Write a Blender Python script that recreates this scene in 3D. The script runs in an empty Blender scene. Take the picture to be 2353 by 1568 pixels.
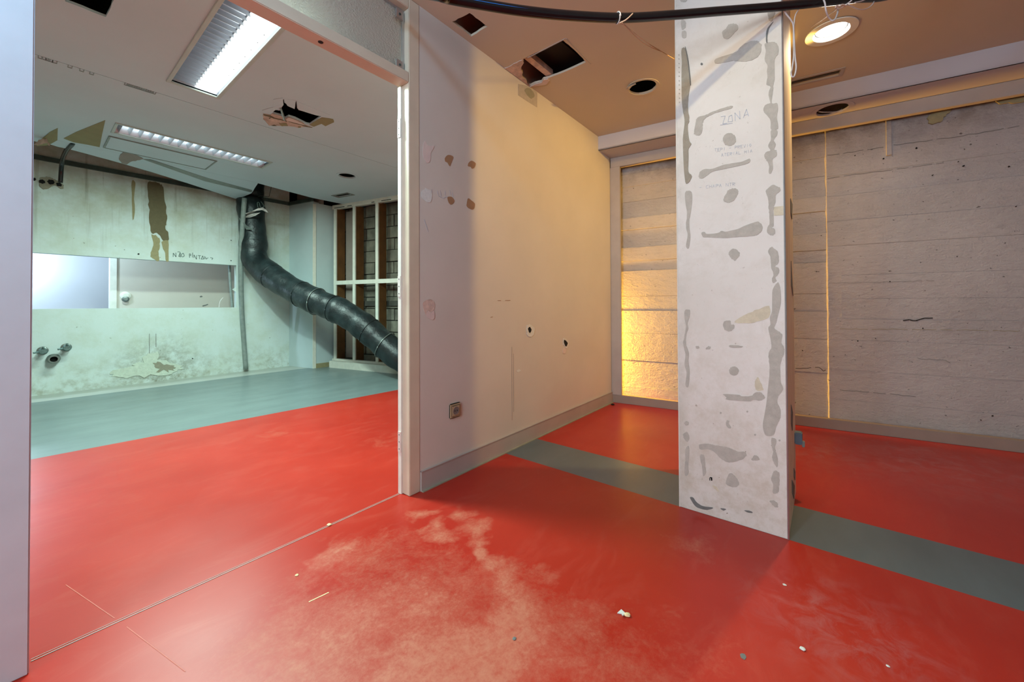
import bpy, bmesh, math, random
import numpy as np
from mathutils import Vector, Matrix

random.seed(7)
SC = bpy.context.scene
COL = SC.collection

# ------------------------------------------------------------------ camera
# world: x runs along the partition (away to the right), y away to the left, z up
CAM = np.array([0.0, 0.0, 1.0])
MR = np.array([[0.6248, -0.7808, -0.0044], [0.0060, 0.0104, -0.9999], [0.7808, 0.6247, 0.0111]])
FPX, PCX, PCY = 899.07, 1176.5, 689.1
cam = bpy.data.cameras.new('camera')
cam.sensor_width = 36.0
cam.lens = FPX / 2353 * 36
cam.shift_y = -(784 - PCY) / 2353
cam.clip_start = 0.02
camo = bpy.data.objects.new('camera', cam)
COL.objects.link(camo)
camo.matrix_world = Matrix(((MR[0][0], -MR[1][0], -MR[2][0], 0), (MR[0][1], -MR[1][1], -MR[2][1], 0),
                            (MR[0][2], -MR[1][2], -MR[2][2], 1.0), (0, 0, 0, 1)))
SC.camera = camo

# ------------------------------------------------------------------ world, exposure, lamps
W = bpy.data.worlds.new('world')
SC.world = W
W.use_nodes = True
W.node_tree.nodes['Background'].inputs[0].default_value = (0.75, 0.85, 1.0, 1)
W.node_tree.nodes['Background'].inputs[1].default_value = 0.02
SC.view_settings.view_transform = 'Standard'
SC.view_settings.look = 'None'
SC.view_settings.gamma = 1.0
SC.view_settings.exposure = 0.0
SC.view_settings.use_curve_mapping = False
SC.cycles.sample_clamp_indirect = 3.0
SC.cycles.caustics_reflective = False
SC.cycles.caustics_refractive = False
SC.cycles.blur_glossy = 1.0

MINT = (0.72, 1.0, 0.90)
COOL = (0.62, 0.84, 1.0)
WARM = (1.0, 0.72, 0.42)
GOLD = (1.0, 0.50, 0.05)


def area(name, loc, sx, sy, power, color, rot=(0, 0, 0), spread=180):
    l = bpy.data.lights.new(name, 'AREA')
    l.shape = 'RECTANGLE'
    l.size, l.size_y = sx, sy
    l.energy = power
    l.color = color
    l.spread = math.radians(spread)
    o = bpy.data.objects.new(name, l)
    COL.objects.link(o)
    o.location = loc
    o.rotation_euler = rot
    return o


def bulb(name, loc, power, color, r=0.03):
    l = bpy.data.lights.new(name, 'POINT')
    l.energy = power
    l.color = color
    l.shadow_soft_size = r
    o = bpy.data.objects.new(name, l)
    COL.objects.link(o)
    o.location = loc
    return o


def spot(name, loc, power, color, angle=120, blend=0.6, r=0.04):
    l = bpy.data.lights.new(name, 'SPOT')
    l.energy = power
    l.color = color
    l.spot_size = math.radians(angle)
    l.spot_blend = blend
    l.shadow_soft_size = r
    o = bpy.data.objects.new(name, l)
    COL.objects.link(o)
    o.location = loc
    return o


area('troffer_light', (0.86, 3.05, 2.605), 0.13, 1.18, 135, MINT)
area('louver_light', (1.13, 5.06, 2.605), 1.2, 0.14, 78, MINT)
dls = spot('downlight_partition_beam', (3.0, -0.045, 2.60), 92, (1.0, 0.60, 0.14), 116, 0.55, 0.025)
dls.rotation_euler = Vector((-0.35, 1.75, -1.55)).to_track_quat('-Z', 'Y').to_euler()   # invented tilt: extra warm beam from the fixed downlight, aimed at the partition
spot('downlight_glow', (3.0, -0.045, 2.605), 34, (1.0, 0.86, 0.66), 165, 0.7, 0.07)
cs = spot('column_spot_light', (0.86, 0.42, 2.50), 22, (1.0, 0.87, 0.56), 80, 0.9, 0.02)
cs.rotation_euler = Vector((1.16, -0.10, -0.95)).to_track_quat('-Z', 'Y').to_euler()   # ceiling spot turned at the column
bulb('niche_lamp_light', (3.745, 2.15, 0.56), 400, GOLD, 0.03)
bulb('front_room_light', (-0.5, 0.7, 2.45), 62, (0.28, 0.64, 1.0), 0.10)
area('column_fill_light', (-2.9, 0.2, 1.6), 1.3, 1.2, 64, (0.78, 0.89, 1.0), (0, math.radians(-90), 0), 160)  # fill from an added window out of view, brightens the column front
bulb('rear_room_light', (-0.15, 7.12, 1.95), 82, COOL, 0.06)
bulb('rear_wall_light', (-0.22, 8.55, 1.62), 50, COOL, 0.05)

# ------------------------------------------------------------------ tracing helpers (points on real surfaces)


def ray(u, v):
    return MR.T @ np.array([(u - PCX) / FPX, (v - PCY) / FPX, 1.0])


def plane(P0, n):
    P0, n = np.array(P0, float), np.array(n, float)

    def f(u, v):
        d = ray(u, v)
        t = ((P0 - CAM) @ n) / (d @ n)
        return CAM + t * d
    f.n = n / np.linalg.norm(n)
    if f.n @ (CAM - P0) < 0:
        f.n = -f.n
    return f


def depth(u, v, t):
    return CAM + ray(u, v) * t


PW, PT, ZC, WL = 1.70, 1.78, 2.62, 6.88           # partition face, its back, ceiling, far left wall
BX = lambda y, off=0.0: 3.96 - 0.146 * (y - 0.19) + off   # frame plane of the back wall
on_part = plane((0, PW, 0), (0, 1, 0))
on_left = plane((0, WL, 0), (0, 1, 0))
on_ceil = plane((0, 0, ZC), (0, 0, 1))
on_floor = plane((0, 0, 0), (0, 0, 1))
on_col = plane((2.025, 0, 0), (1, 0, 0))
on_cols = plane((0, 0.13, 0), (0, 1, 0))
on_back = plane((BX(0.19), 0.19, 0), (1, 0.146, 0))
on_conc = plane((BX(0.19, 0.109), 0.19, 0), (1, 0.146, 0))
on_rear = plane((0, 7.6, 0), (0, 1, 0))

# ------------------------------------------------------------------ materials


class N:
    def __init__(s, name, rough=0.6, metal=0.0, spec=0.5):
        s.m = bpy.data.materials.new(name)
        s.m.use_nodes = True
        s.t = s.m.node_tree
        s.b = s.t.nodes['Principled BSDF']
        s.b.inputs['Roughness'].default_value = rough
        s.b.inputs['Metallic'].default_value = metal
        s.b.inputs['Specular IOR Level'].default_value = spec
        s._p = None

    def n(s, typ, **k):
        x = s.t.nodes.new(typ)
        for a, b in k.items():
            setattr(x, a, b)
        return x

    def put(s, inp, v):
        if hasattr(v, 'node'):
            s.t.links.new(v, inp)
        elif isinstance(v, (tuple, list)):
            inp.default_value = tuple(v) + ((1,) if len(v) == 3 and inp.type == 'RGBA' else ())
        else:
            inp.default_value = v

    def pos(s):
        if s._p is None:
            s._p = s.n('ShaderNodeNewGeometry').outputs['Position']
        return s._p

    def scaled(s, sc):
        x = s.n('ShaderNodeVectorMath', operation='MULTIPLY')
        s.put(x.inputs[0], s.pos())
        x.inputs[1].default_value = sc
        return x.outputs[0]

    def noise(s, scale, detail=4, rough=0.55, vec=None, dist=0.0):
        x = s.n('ShaderNodeTexNoise')
        s.put(x.inputs['Vector'], vec if vec is not None else s.pos())
        x.inputs['Scale'].default_value = scale
        x.inputs['Detail'].default_value = detail
        x.inputs['Roughness'].default_value = rough
        x.inputs['Distortion'].default_value = dist
        return x.outputs['Fac']

    def ramp(s, fac, a, b, lo=0.0, hi=1.0):
        x = s.n('ShaderNodeMapRange')
        s.put(x.inputs[0], fac)
        x.inputs[1].default_value, x.inputs[2].default_value = a, b
        x.inputs[3].default_value, x.inputs[4].default_value = lo, hi
        return x.outputs[0]

    def math(s, op, a, b=0.0):
        x = s.n('ShaderNodeMath', operation=op)
        s.put(x.inputs[0], a)
        s.put(x.inputs[1], b)
        return x.outputs[0]

    def mix(s, f, a, b):
        x = s.n('ShaderNodeMix', data_type='RGBA')
        s.put(x.inputs[0], f)
        s.put(x.inputs[6], a)
        s.put(x.inputs[7], b)
        return x.outputs[2]

    def sep(s):
        x = s.n('ShaderNodeSeparateXYZ')
        s.put(x.inputs[0], s.pos())
        return x.outputs

    def wobble(s, scale, amp):
        t = s.n('ShaderNodeTexNoise')
        s.put(t.inputs['Vector'], s.pos())
        t.inputs['Scale'].default_value = scale
        t.inputs['Detail'].default_value = 5
        a = s.n('ShaderNodeVectorMath', operation='SUBTRACT')
        s.put(a.inputs[0], t.outputs['Color'])
        a.inputs[1].default_value = (0.5, 0.5, 0.5)
        b = s.n('ShaderNodeVectorMath', operation='MULTIPLY_ADD')
        s.put(b.inputs[0], a.outputs[0])
        b.inputs[1].default_value = (amp, amp, 0)
        s.put(b.inputs[2], s.pos())
        return b.outputs[0]

    def blob(s, c, r, vec=None):
        x = s.n('ShaderNodeVectorMath', operation='DISTANCE')
        s.put(x.inputs[0], vec if vec is not None else s.pos())
        x.inputs[1].default_value = tuple(c)
        return s.ramp(x.outputs['Value'], 0.0, r, 1.0, 0.0)

    def color(s, c):
        s.put(s.b.inputs['Base Color'], c)
        return s

    def rough(s, r):
        s.put(s.b.inputs['Roughness'], r)
        return s

    def bump(s, h, strength=0.3, dist=0.01):
        x = s.n('ShaderNodeBump')
        x.inputs['Strength'].default_value = strength
        x.inputs['Distance'].default_value = dist
        s.put(x.inputs['Height'], h)
        s.t.links.new(x.outputs[0], s.b.inputs['Normal'])
        return s

    def emit(s, c, k):
        s.b.inputs['Emission Color'].default_value = tuple(c) + (1,)
        s.b.inputs['Emission Strength'].default_value = k
        return s


def simple(name, c, rough=0.6, metal=0.0, var=0.12, scale=9, bump=0.0, bscale=60, spec=0.5):
    m = N(name, rough, metal, spec)
    f = m.ramp(m.noise(scale, 5), 0.3, 0.7)
    m.color(m.mix(f, tuple(x * (1 - var) for x in c), tuple(min(1, x * (1 + var)) for x in c)))
    if bump:
        m.bump(m.noise(bscale, 6, 0.65), bump, 0.004)
    return m.m


def L(r, g, b):
    return tuple(((c / 255 / 12.92) if c / 255 <= 0.04045 else ((c / 255 + 0.055) / 1.055) ** 2.4) for c in (r, g, b))


MT = {}
MT['white'] = simple('white_wall_paint', L(206, 198, 186), 0.55, var=0.04, scale=2.5, bump=0.05, bscale=180)
MT['ceil'] = simple('ceiling_paint', L(200, 188, 166), 0.7, var=0.03, scale=1.7, bump=0.04, bscale=120)
MT['ceil_l'] = simple('left_room_ceiling_paint', L(198, 214, 222), 0.6, var=0.04, scale=1.3, bump=0.04, bscale=120)
MT['soffit'] = simple('soffit_paint', L(186, 182, 186), 0.6, var=0.03, scale=2)
MT['trim'] = simple('trim_paint', L(170, 160, 152), 0.5, var=0.06, scale=6)
MT['frame'] = simple('door_frame_paint', L(200, 203, 206), 0.42, var=0.04, scale=8, bump=0.03, bscale=90)
MT['scarred'] = simple('scuffed_red_resin', L(196, 100, 84), 0.6, var=0.1, scale=30)
MT['sill'] = simple('brown_sill_paint', L(146, 132, 120), 0.5, var=0.06, scale=6)
MT['coolwhite'] = simple('cool_white_wall_paint', L(186, 200, 202), 0.6, var=0.05, scale=2.5, bump=0.05, bscale=150)
MT['rimgrey'] = simple('pale_grey_lamp_rim', L(186, 198, 194), 0.45, var=0.06, scale=12)
MT['beige'] = simple('beige_door_frame_paint', L(206, 192, 168), 0.42, var=0.05, scale=8, bump=0.03, bscale=90)
MT['whiteframe'] = simple('white_frame_paint', L(222, 220, 208), 0.45, var=0.07, scale=14)
MT['alu'] = simple('brushed_aluminium', L(190, 192, 192), 0.35, 0.85, var=0.06, scale=30)
MT['mirror'] = simple('reflector_aluminium', L(225, 228, 230), 0.12, 1.0, var=0.02)
MT['bladewhite'] = simple('bright_louver_metal', L(205, 215, 225), 0.45, 0.25, var=0.04)
MT['louver'] = simple('grey_louver_metal', L(186, 190, 198), 0.4, 0.0, var=0.05)
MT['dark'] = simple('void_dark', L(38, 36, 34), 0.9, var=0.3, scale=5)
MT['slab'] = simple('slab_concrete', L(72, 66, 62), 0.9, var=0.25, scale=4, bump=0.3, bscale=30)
MT['gypsum'] = simple('gypsum_core', L(200, 176, 160), 0.9, var=0.28, scale=22, bump=0.9, bscale=36)
MT['kraft'] = simple('kraft_paper', L(146, 138, 100), 0.85, var=0.07, scale=10)
MT['pvc'] = simple('grey_pvc', L(128, 138, 134), 0.4, var=0.15, scale=20)
MT['blackpipe'] = simple('black_polyethylene', L(22, 22, 24), 0.22, var=0.2, scale=20)
MT['blue'] = simple('blue_stripe', L(30, 120, 200), 0.35)
MT['wire'] = simple('white_cable_sheath', L(205, 200, 196), 0.45, var=0.08, scale=30)
MT['tan'] = simple('tan_twine', L(214, 180, 150), 0.7)
MT['steel'] = simple('dull_steel', L(128, 136, 132), 0.4, 0.7, var=0.2, scale=30)
MT['darksteel'] = simple('dark_green_steel', L(62, 76, 70), 0.6, 0.1, var=0.3, scale=12)
MT['brass'] = simple('dirty_brass_valve', L(108, 130, 128), 0.4, 0.6, var=0.35, scale=60)
MT['black'] = simple('black_hollow', L(12, 12, 12), 0.95)
MT['brownwood'] = simple('brown_stud_wood', L(105, 68, 30), 0.7, var=0.25, scale=7, bump=0.2, bscale=60)
MT['pinkboard'] = simple('pinkish_board', L(150, 138, 130), 0.8, var=0.1, scale=5)
MT['block'] = simple('rough_blockwork', L(112, 108, 96), 0.95, var=0.4, scale=6, bump=0.9, bscale=26)
MT['mortar'] = simple('dark_mortar', L(66, 64, 58), 0.95, var=0.3, scale=8, bump=0.5, bscale=40)
MT['socket'] = simple('aged_socket_plastic', L(176, 152, 118), 0.35, var=0.1, scale=20)
MT['socketdark'] = simple('socket_recess_plastic', L(120, 112, 105), 0.4)
MT['pencil'] = simple('pencil_graphite', L(124, 136, 132), 0.9)
MT['faint'] = simple('faint_pencil', L(184, 188, 196), 0.9)
MT['markbrown'] = simple('exposed_board_brown', L(160, 122, 88), 0.9, var=0.08, scale=40)
MT['markpink'] = simple('filler_pale_pink', L(214, 196, 186), 0.8, var=0.05, scale=30)
MT['chip'] = simple('paint_chip_cream', L(226, 200, 150), 0.6, var=0.08, scale=60)
MT['chipwhite'] = simple('plaster_crumb_white', L(214, 214, 206), 0.8, var=0.08, scale=60)
MT['bluebox'] = simple('blue_grey_plastic', L(92, 112, 128), 0.4)
MT['cove'] = simple('cove_sealant', L(150, 148, 128), 0.5, var=0.12, scale=12)
MT['lens'] = N('lit_white_diffuser', 0.3).emit((1.0, 0.98, 0.95), 6).m
MT['tube'] = N('lit_fluorescent_tube', 0.3).emit((0.86, 1.0, 0.96), 9).m
MT['trofpanel'] = N('lit_troffer_panel', 0.3).emit((0.88, 1.0, 0.97), 3.5).m
MT['goldbulb'] = N('lit_gold_bulb', 0.3).emit((1.0, 0.6, 0.15), 8).m
MT['fillpane'] = N('lit_fill_pane', 0.3).emit((0.85, 0.93, 1.0), 6).m


def floor_red():
    m = N('red_resin_floor', 0.3, spec=0.3)
    base = m.mix(m.ramp(m.noise(1.3, 5), 0.35, 0.68), L(166, 36, 23), L(180, 46, 31))
    fine = m.noise(60, 9, 0.8)
    mid = m.noise(11, 8, 0.72, dist=0.8)
    big = m.noise(3.2, 6, 0.65, dist=0.5)
    streak = m.noise(4, 6, 0.7, vec=m.scaled((0.7, 1.9, 1)), dist=1.2)
    wob = m.wobble(6, 0.28)
    mask = None
    for (u, v), r, k in [((1060, 1182), .06, 1), ((1085, 1215), .07, 1), ((1108, 1245), .06, 1), ((1122, 1266), .05, 1.3), ((1135, 1300), .08, .9), ((1160, 1350), .1, .9), ((1180, 1400), .12, 1), ((1190, 1450), .14, 1),
                         ((1085, 1530), .22, 1.15), ((1140, 1490), .18, 1), ((960, 1400), .32, .75), ((800, 1480), .36, .75), ((1010, 1545), .25, 1.1), ((990, 1210), .06, .9), ((1015, 1230), .06, .9),
                         ((780, 1275), .1, .85), ((965, 1180), .05, .8), ((1280, 1540), .35, .6), ((850, 1300), .32, .5), ((1590, 1260), .12, .5), ((1240, 1320), .08, .6), ((640, 1000), .3, .35), ((900, 1010), .3, .4), ((1500, 1500), .4, .35)]:
        b = m.math('MULTIPLY', m.blob(on_floor(u, v), r * 1.7, wob), k)
        mask = b if mask is None else m.math('MAXIMUM', mask, b)
    grit = m.math('ADD', m.math('ADD', m.math('MULTIPLY', mid, 0.55), m.math('MULTIPLY', fine, 0.35)), m.math('MULTIPLY', big, 0.30))
    worn = m.math('SUBTRACT', m.math('ADD', m.math('MULTIPLY', mask, 0.75), grit), 0.78)
    worn = m.math('MULTIPLY', m.ramp(worn, 0.03, 0.45, 0, 0.6), m.ramp(mask, 0.02, 0.2))
    worn = m.math('MULTIPLY', worn, m.ramp(m.math('ADD', m.math('MULTIPLY', fine, 0.5), m.math('MULTIPLY', m.noise(24, 9, 0.8, dist=0.6), 0.5)), 0.36, 0.60, 0.35, 1.1))
    col = m.mix(worn, base, L(200, 136, 108))
    haze = m.math('MULTIPLY', m.ramp(streak, 0.50, 0.75), 0.12)
    col = m.mix(haze, col, L(205, 120, 100))
    dust = None
    for (u, v), r in [((1930, 1440), .22), ((1900, 1400), .1), ((2010, 1480), .16), ((1870, 1425), .1), ((2120, 1060), .5), ((1900, 1040), .35)]:
        b = m.blob(on_floor(u, v), r * 1.5)
        dust = b if dust is None else m.math('MAXIMUM', dust, b)
    col = m.mix(m.math('MULTIPLY', m.math('MULTIPLY', dust, m.ramp(mid, 0.45, 0.7)), 0.4), col, L(170, 140, 140))
    m.color(col)
    m.rough(m.math('ADD', m.ramp(m.noise(2.5, 4, 0.55), 0.3, 0.7, 0.285, 0.36), m.math('MULTIPLY', worn, 0.3)))
    return m.m


def floor_grey(name, c):
    m = N(name, 0.3)
    f = m.ramp(m.noise(2.2, 6, 0.65, vec=m.scaled((0.6, 2.0, 1))), 0.35, 0.7)
    m.color(m.mix(f, tuple(x * 0.88 for x in c), tuple(x * 1.12 for x in c)))
    m.rough(m.ramp(m.noise(3, 4), 0.3, 0.7, 0.285, 0.37))
    return m.m


def left_wall_mat():
    m = N('stained_left_wall', 0.75)
    x, y, z = m.sep()
    mold = m.ramp(m.noise(2.6, 7, 0.68), 0.42, 0.72)
    fine = m.ramp(m.noise(11, 7, 0.7), 0.45, 0.75)
    low = m.ramp(z, 0.0, 0.45, 1.0, 0.0)
    high = m.ramp(z, 1.5, 2.4, 0.0, 1.0)
    base = m.mix(m.math('MULTIPLY', mold, 0.55), L(204, 216, 214), L(180, 186, 162))
    base = m.mix(m.math('MULTIPLY', m.math('MULTIPLY', high, m.ramp(m.noise(3.6, 6, 0.65), 0.35, 0.65)), 0.55), base, L(150, 142, 108))
    dirt = m.math('MULTIPLY', m.math('MULTIPLY', low, fine), 0.75)
    base = m.mix(dirt, base, L(132, 126, 96))
    stk = m.ramp(m.noise(6, 5, 0.6, vec=m.scaled((3.0, 1.0, 0.16))), 0.56, 0.75)
    base = m.mix(m.math('MULTIPLY', m.math('MULTIPLY', stk, high), 0.5), base, L(104, 96, 68))
    b1 = m.blob((1.15, WL, 0.10), 0.62)
    base = m.mix(m.math('MULTIPLY', m.math('MULTIPLY', b1, m.ramp(m.noise(14, 7, 0.75), 0.4, 0.62)), 0.9), base, L(112, 108, 84))
    specks = m.ramp(m.noise(26, 3, 0.5), 0.71, 0.76)
    base = m.mix(m.math('MULTIPLY', specks, 0.6), base, L(90, 88, 70))
    m.color(base)
    m.bump(m.noise(22, 8, 0.7), 0.25, 0.006)
    return m.m


def concrete(name, c, warm):
    m = N(name, 0.85)
    x, y, z = m.sep()
    grain = m.noise(9, 7, 0.7, vec=m.scaled((1.0, 1.2, 5.0)))
    blot = m.noise(2.2, 5, 0.6)
    base = m.mix(m.ramp(blot, 0.3, 0.7), tuple(k * 0.88 for k in c), tuple(k * 1.08 for k in c))
    base = m.mix(m.math('MULTIPLY', m.ramp(grain, 0.52, 0.75), 0.5), base, tuple(k * 0.62 for k in c))
    dash = m.ramp(m.noise(16, 6, 0.75, vec=m.scaled((1.0, 1.0, 4.5)), dist=0.8), 0.62, 0.70)
    base = m.mix(m.math('MULTIPLY', m.math('MULTIPLY', dash, m.ramp(m.noise(2.6, 5, 0.6), 0.42, 0.62)), 0.5), base, L(92, 84, 80))
    pits = m.ramp(m.noise(30, 3, 0.5, vec=m.scaled((1, 1, 1.6))), 0.70, 0.74)
    base = m.mix(m.math('MULTIPLY', pits, 0.75), base, L(52, 46, 44))
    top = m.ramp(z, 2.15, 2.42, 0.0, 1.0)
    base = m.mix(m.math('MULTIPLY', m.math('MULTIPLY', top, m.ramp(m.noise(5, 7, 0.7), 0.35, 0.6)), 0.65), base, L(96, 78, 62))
    m.color(base)
    h = m.math('ADD', m.math('MULTIPLY', m.noise(14, 8, 0.7, vec=m.scaled((1, 1, 2.0))), 0.8), m.math('MULTIPLY', m.noise(70, 4, 0.6), 0.25))
    m.bump(h, 0.75, 0.03)
    return m.m


def column_mat():
    m = N('column_white_plaster', 0.6)
    x, y, z = m.sep()
    c = m.mix(m.ramp(m.noise(2.4, 5), 0.35, 0.7), L(214, 208, 197), L(223, 218, 209))
    low = m.ramp(z, 0.05, 1.1, 1.0, 0.1)
    sm = m.ramp(m.noise(9, 8, 0.78), 0.44, 0.70)
    c = m.mix(m.math('MULTIPLY', m.math('MULTIPLY', low, sm), 0.6), c, L(176, 160, 130))
    c = m.mix(m.math('MULTIPLY', m.ramp(m.noise(5, 8, 0.75, dist=0.5), 0.5, 0.75), 0.4), c, L(190, 178, 158))
    scr = m.ramp(m.noise(55, 4, 0.6, vec=m.scaled((1, 1.6, 0.8)), dist=1.5), 0.66, 0.70)
    c = m.mix(m.math('MULTIPLY', m.math('MULTIPLY', scr, m.ramp(m.noise(4, 4), 0.45, 0.6)), 0.5), c, L(150, 138, 120))
    edge = m.math('MULTIPLY', m.ramp(y, 0.50, 0.57, 0.0, 1.0), m.ramp(m.noise(8, 6, 0.7), 0.4, 0.65))
    c = m.mix(m.math('MULTIPLY', edge, 0.45), c, L(166, 160, 140))
    sk = m.ramp(m.noise(40, 3, 0.5), 0.71, 0.75)
    c = m.mix(m.math('MULTIPLY', sk, m.math('MULTIPLY', m.ramp(z, 0.1, 1.2, 0.9, 0.25), 1.0)), c, L(130, 112, 90))
    m.color(c)
    m.bump(m.noise(30, 6, 0.6), 0.12, 0.004)
    return m.m


def glue_mat(name, c, rough_bump=0.3):
    m = N(name, 0.8)
    f = m.ramp(m.noise(34, 6, 0.7), 0.3, 0.7)
    m.color(m.mix(f, tuple(k * 0.88 for k in c), tuple(k * 1.1 for k in c)))
    m.bump(m.noise(90, 6, 0.7), rough_bump, 0.004)
    return m.m


def duct_mat():
    m = N('black_duct_wrap', 0.42)
    f = m.ramp(m.noise(6, 5, 0.6), 0.4, 0.75)
    m.color(m.mix(f, L(18, 26, 28), L(40, 52, 54)))
    m.bump(m.noise(9, 4, 0.55), 0.4, 0.03)
    return m.m


def glass_mat():
    m = N('obscure_wired_glass', 0.5)
    m.color(L(224, 216, 200))
    m.b.inputs['Transmission Weight'].default_value = 0.55
    m.b.inputs['IOR'].default_value = 1.25
    m.bump(m.noise(120, 3, 0.6), 0.9, 0.006)
    return m.m


def wood_side():
    m = N('worn_column_side_plaster', 0.7)
    g = m.ramp(m.noise(16, 6, 0.7, vec=m.scaled((1.5, 1, 0.22))), 0.52, 0.72)
    c = m.mix(m.math('MULTIPLY', g, 0.5), L(226, 210, 190), L(160, 138, 116))
    chips = m.ramp(m.noise(7, 5, 0.6, vec=m.scaled((3, 1, 0.8))), 0.66, 0.70)
    m.color(m.mix(m.math('MULTIPLY', chips, 0.8), c, L(88, 78, 70)))
    m.bump(m.noise(30, 6, 0.6), 0.2, 0.004)
    return m.m


MT['red'] = floor_red()
MT['grey'] = floor_grey('grey_resin_stripe', L(92, 103, 105))
MT['greyl'] = floor_grey('grey_resin_floor', L(108, 122, 122))
MT['lip'] = floor_grey('pale_screed_edge', L(168, 172, 164))
MT['leftwall'] = left_wall_mat()
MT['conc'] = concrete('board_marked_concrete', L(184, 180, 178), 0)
MT['column'] = column_mat()
MT['colside'] = wood_side()
MT['glue'] = glue_mat('grey_glue_residue', L(180, 174, 162))
MT['groove'] = glue_mat('crumbling_render', L(160, 152, 134), 1.0)
MT['lostpaint'] = glue_mat('grey_bare_patch', L(112, 112, 108))
MT['stain'] = glue_mat('yellowish_stain', L(206, 196, 170))
MT['duct'] = duct_mat()
MT['glass'] = glass_mat()
MT['scar'] = glue_mat('brown_render_scar', L(104, 94, 68), 1.0)
MT['scar2'] = glue_mat('damp_brown_stain', L(150, 140, 104), 0.8)
MT['crumb'] = glue_mat('crumbled_plaster', L(200, 208, 194), 1.0)
MT['filler'] = glue_mat('grey_filler', L(146, 142, 124), 0.8)
MT['washgrey'] = glue_mat('overpainted_patch', L(176, 166, 156), 0.1)

# ------------------------------------------------------------------ object helpers
ORIGIN = {}


def setp(o, label=None, cat=None, group=None, kind=None):
    if label:
        o['label'] = label
    if cat:
        o['category'] = cat
    if group:
        o['group'] = group
    if kind:
        o['kind'] = kind
    return o


def empty(name, loc, label=None, cat=None, group=None, kind=None):
    o = bpy.data.objects.new(name, None)
    COL.objects.link(o)
    o.empty_display_size = 0.1
    o.location = loc
    ORIGIN[o.name] = np.array(loc, float)
    return setp(o, label, cat, group, kind)


def obj(name, vf, mat, parent=None, smooth=False, bevel=0.0, label=None, cat=None, group=None, kind=None, mats=None, midx=None, origin=None):
    V = [np.array(v, float) for v in vf[0]]
    if parent is not None:
        org = ORIGIN[parent.name]
    elif origin is not None:
        org = np.array(origin, float)
    else:
        A = np.array(V)
        org = np.array([(A[:, 0].min() + A[:, 0].max()) / 2, (A[:, 1].min() + A[:, 1].max()) / 2, A[:, 2].min()])
    me = bpy.data.meshes.new(name)
    me.from_pydata([tuple(v - org) for v in V], [], [list(f) for f in vf[1]])
    me.validate()
    o = bpy.data.objects.new(name, me)
    COL.objects.link(o)
    if parent is not None:
        o.parent = parent
    else:
        o.location = org
    ORIGIN[o.name] = org
    for mm in (mats or [mat]):
        me.materials.append(MT[mm] if isinstance(mm, str) else mm)
    if midx:
        for p, i in zip(me.polygons, midx):
            p.material_index = i
    bm = bmesh.new()
    bm.from_mesh(me)
    bmesh.ops.recalc_face_normals(bm, faces=bm.faces)
    if bevel:
        bmesh.ops.bevel(bm, geom=list(bm.edges), offset=bevel, segments=2, affect='EDGES', clamp_overlap=True)
    bm.to_mesh(me)
    bm.free()
    if smooth:
        for p in me.polygons:
            p.use_smooth = True
    return setp(o, label, cat, group, kind)


BF = [(0, 3, 2, 1), (4, 5, 6, 7), (0, 1, 5, 4), (1, 2, 6, 5), (2, 3, 7, 6), (3, 0, 4, 7)]


def box(a, b):
    x0, y0, z0 = a
    x1, y1, z1 = b
    return [(x0, y0, z0), (x1, y0, z0), (x1, y1, z0), (x0, y1, z0), (x0, y0, z1), (x1, y0, z1), (x1, y1, z1), (x0, y1, z1)], BF


def obox(p, q, t, z0, z1):
    """upright box on the ground line p->q, thickened by t to the left of it"""
    p, q = np.array(p, float), np.array(q, float)
    d = (q - p) / np.linalg.norm(q - p)
    n = np.array([-d[1], d[0]]) * t
    c = [p, q, q + n, p + n]
    return [(*k, z0) for k in c] + [(*k, z1) for k in c], BF


def join(*parts):
    V, F = [], []
    for v, f in parts:
        o = len(V)
        V += list(v)
        F += [tuple(i + o for i in k) for k in f]
    return V, F


def prism(poly, d):
    """poly: 3-D outline, d: extrusion vector"""
    n = len(poly)
    P = [np.array(p, float) for p in poly]
    V = P + [p + np.array(d, float) for p in P]
    F = [tuple(range(n - 1, -1, -1)), tuple(range(n, 2 * n))] + [(i, (i + 1) % n, (i + 1) % n + n, i + n) for i in range(n)]
    return V, F


def crom(pts, k=8, closed=False):
    P = [np.array(p, float) for p in pts]
    n = len(P)
    out = []
    rng = range(n if closed else n - 1)
    for i in rng:
        g = (lambda j: P[j % n]) if closed else (lambda j: P[min(max(j, 0), n - 1)])
        p0, p1, p2, p3 = g(i - 1), g(i), g(i + 1), g(i + 2)
        for s in range(k):
            t = s / k
            out.append(0.5 * ((2 * p1) + (-p0 + p2) * t + (2 * p0 - 5 * p1 + 4 * p2 - p3) * t * t + (-p0 + 3 * p1 - 3 * p2 + p3) * t ** 3))
    if not closed:
        out.append(P[-1])
    return out


def tube(pts, r, sides=10, k=8, smooth=True, wrinkle=0.0):
    C = crom(pts, k) if k > 1 else [np.array(p, float) for p in pts]
    V, F = [], []
    up = np.array([0.123, 0.31, 0.94])
    for i, c in enumerate(C):
        t = C[min(i + 1, len(C) - 1)] - C[max(i - 1, 0)]
        t = t / (np.linalg.norm(t) + 1e-9)
        a = up - t * (up @ t)
        a = a / (np.linalg.norm(a) + 1e-9)
        up = a
        b = np.cross(t, a)
        rr = r(i / (len(C) - 1)) if callable(r) else r
        for s in range(sides):
            an = 2 * math.pi * s / sides
            w = 1 + (random.uniform(-wrinkle, wrinkle) if wrinkle else 0)
            V.append(c + (a * math.cos(an) + b * math.sin(an)) * rr * w)
    m = len(C)
    for i in range(m - 1):
        for s in range(sides):
            q = (s + 1) % sides
            F.append((i * sides + s, i * sides + q, (i + 1) * sides + q, (i + 1) * sides + s))
    F.append(tuple(range(sides - 1, -1, -1)))
    F.append(tuple((m - 1) * sides + s for s in range(sides)))
    return V, F


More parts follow.
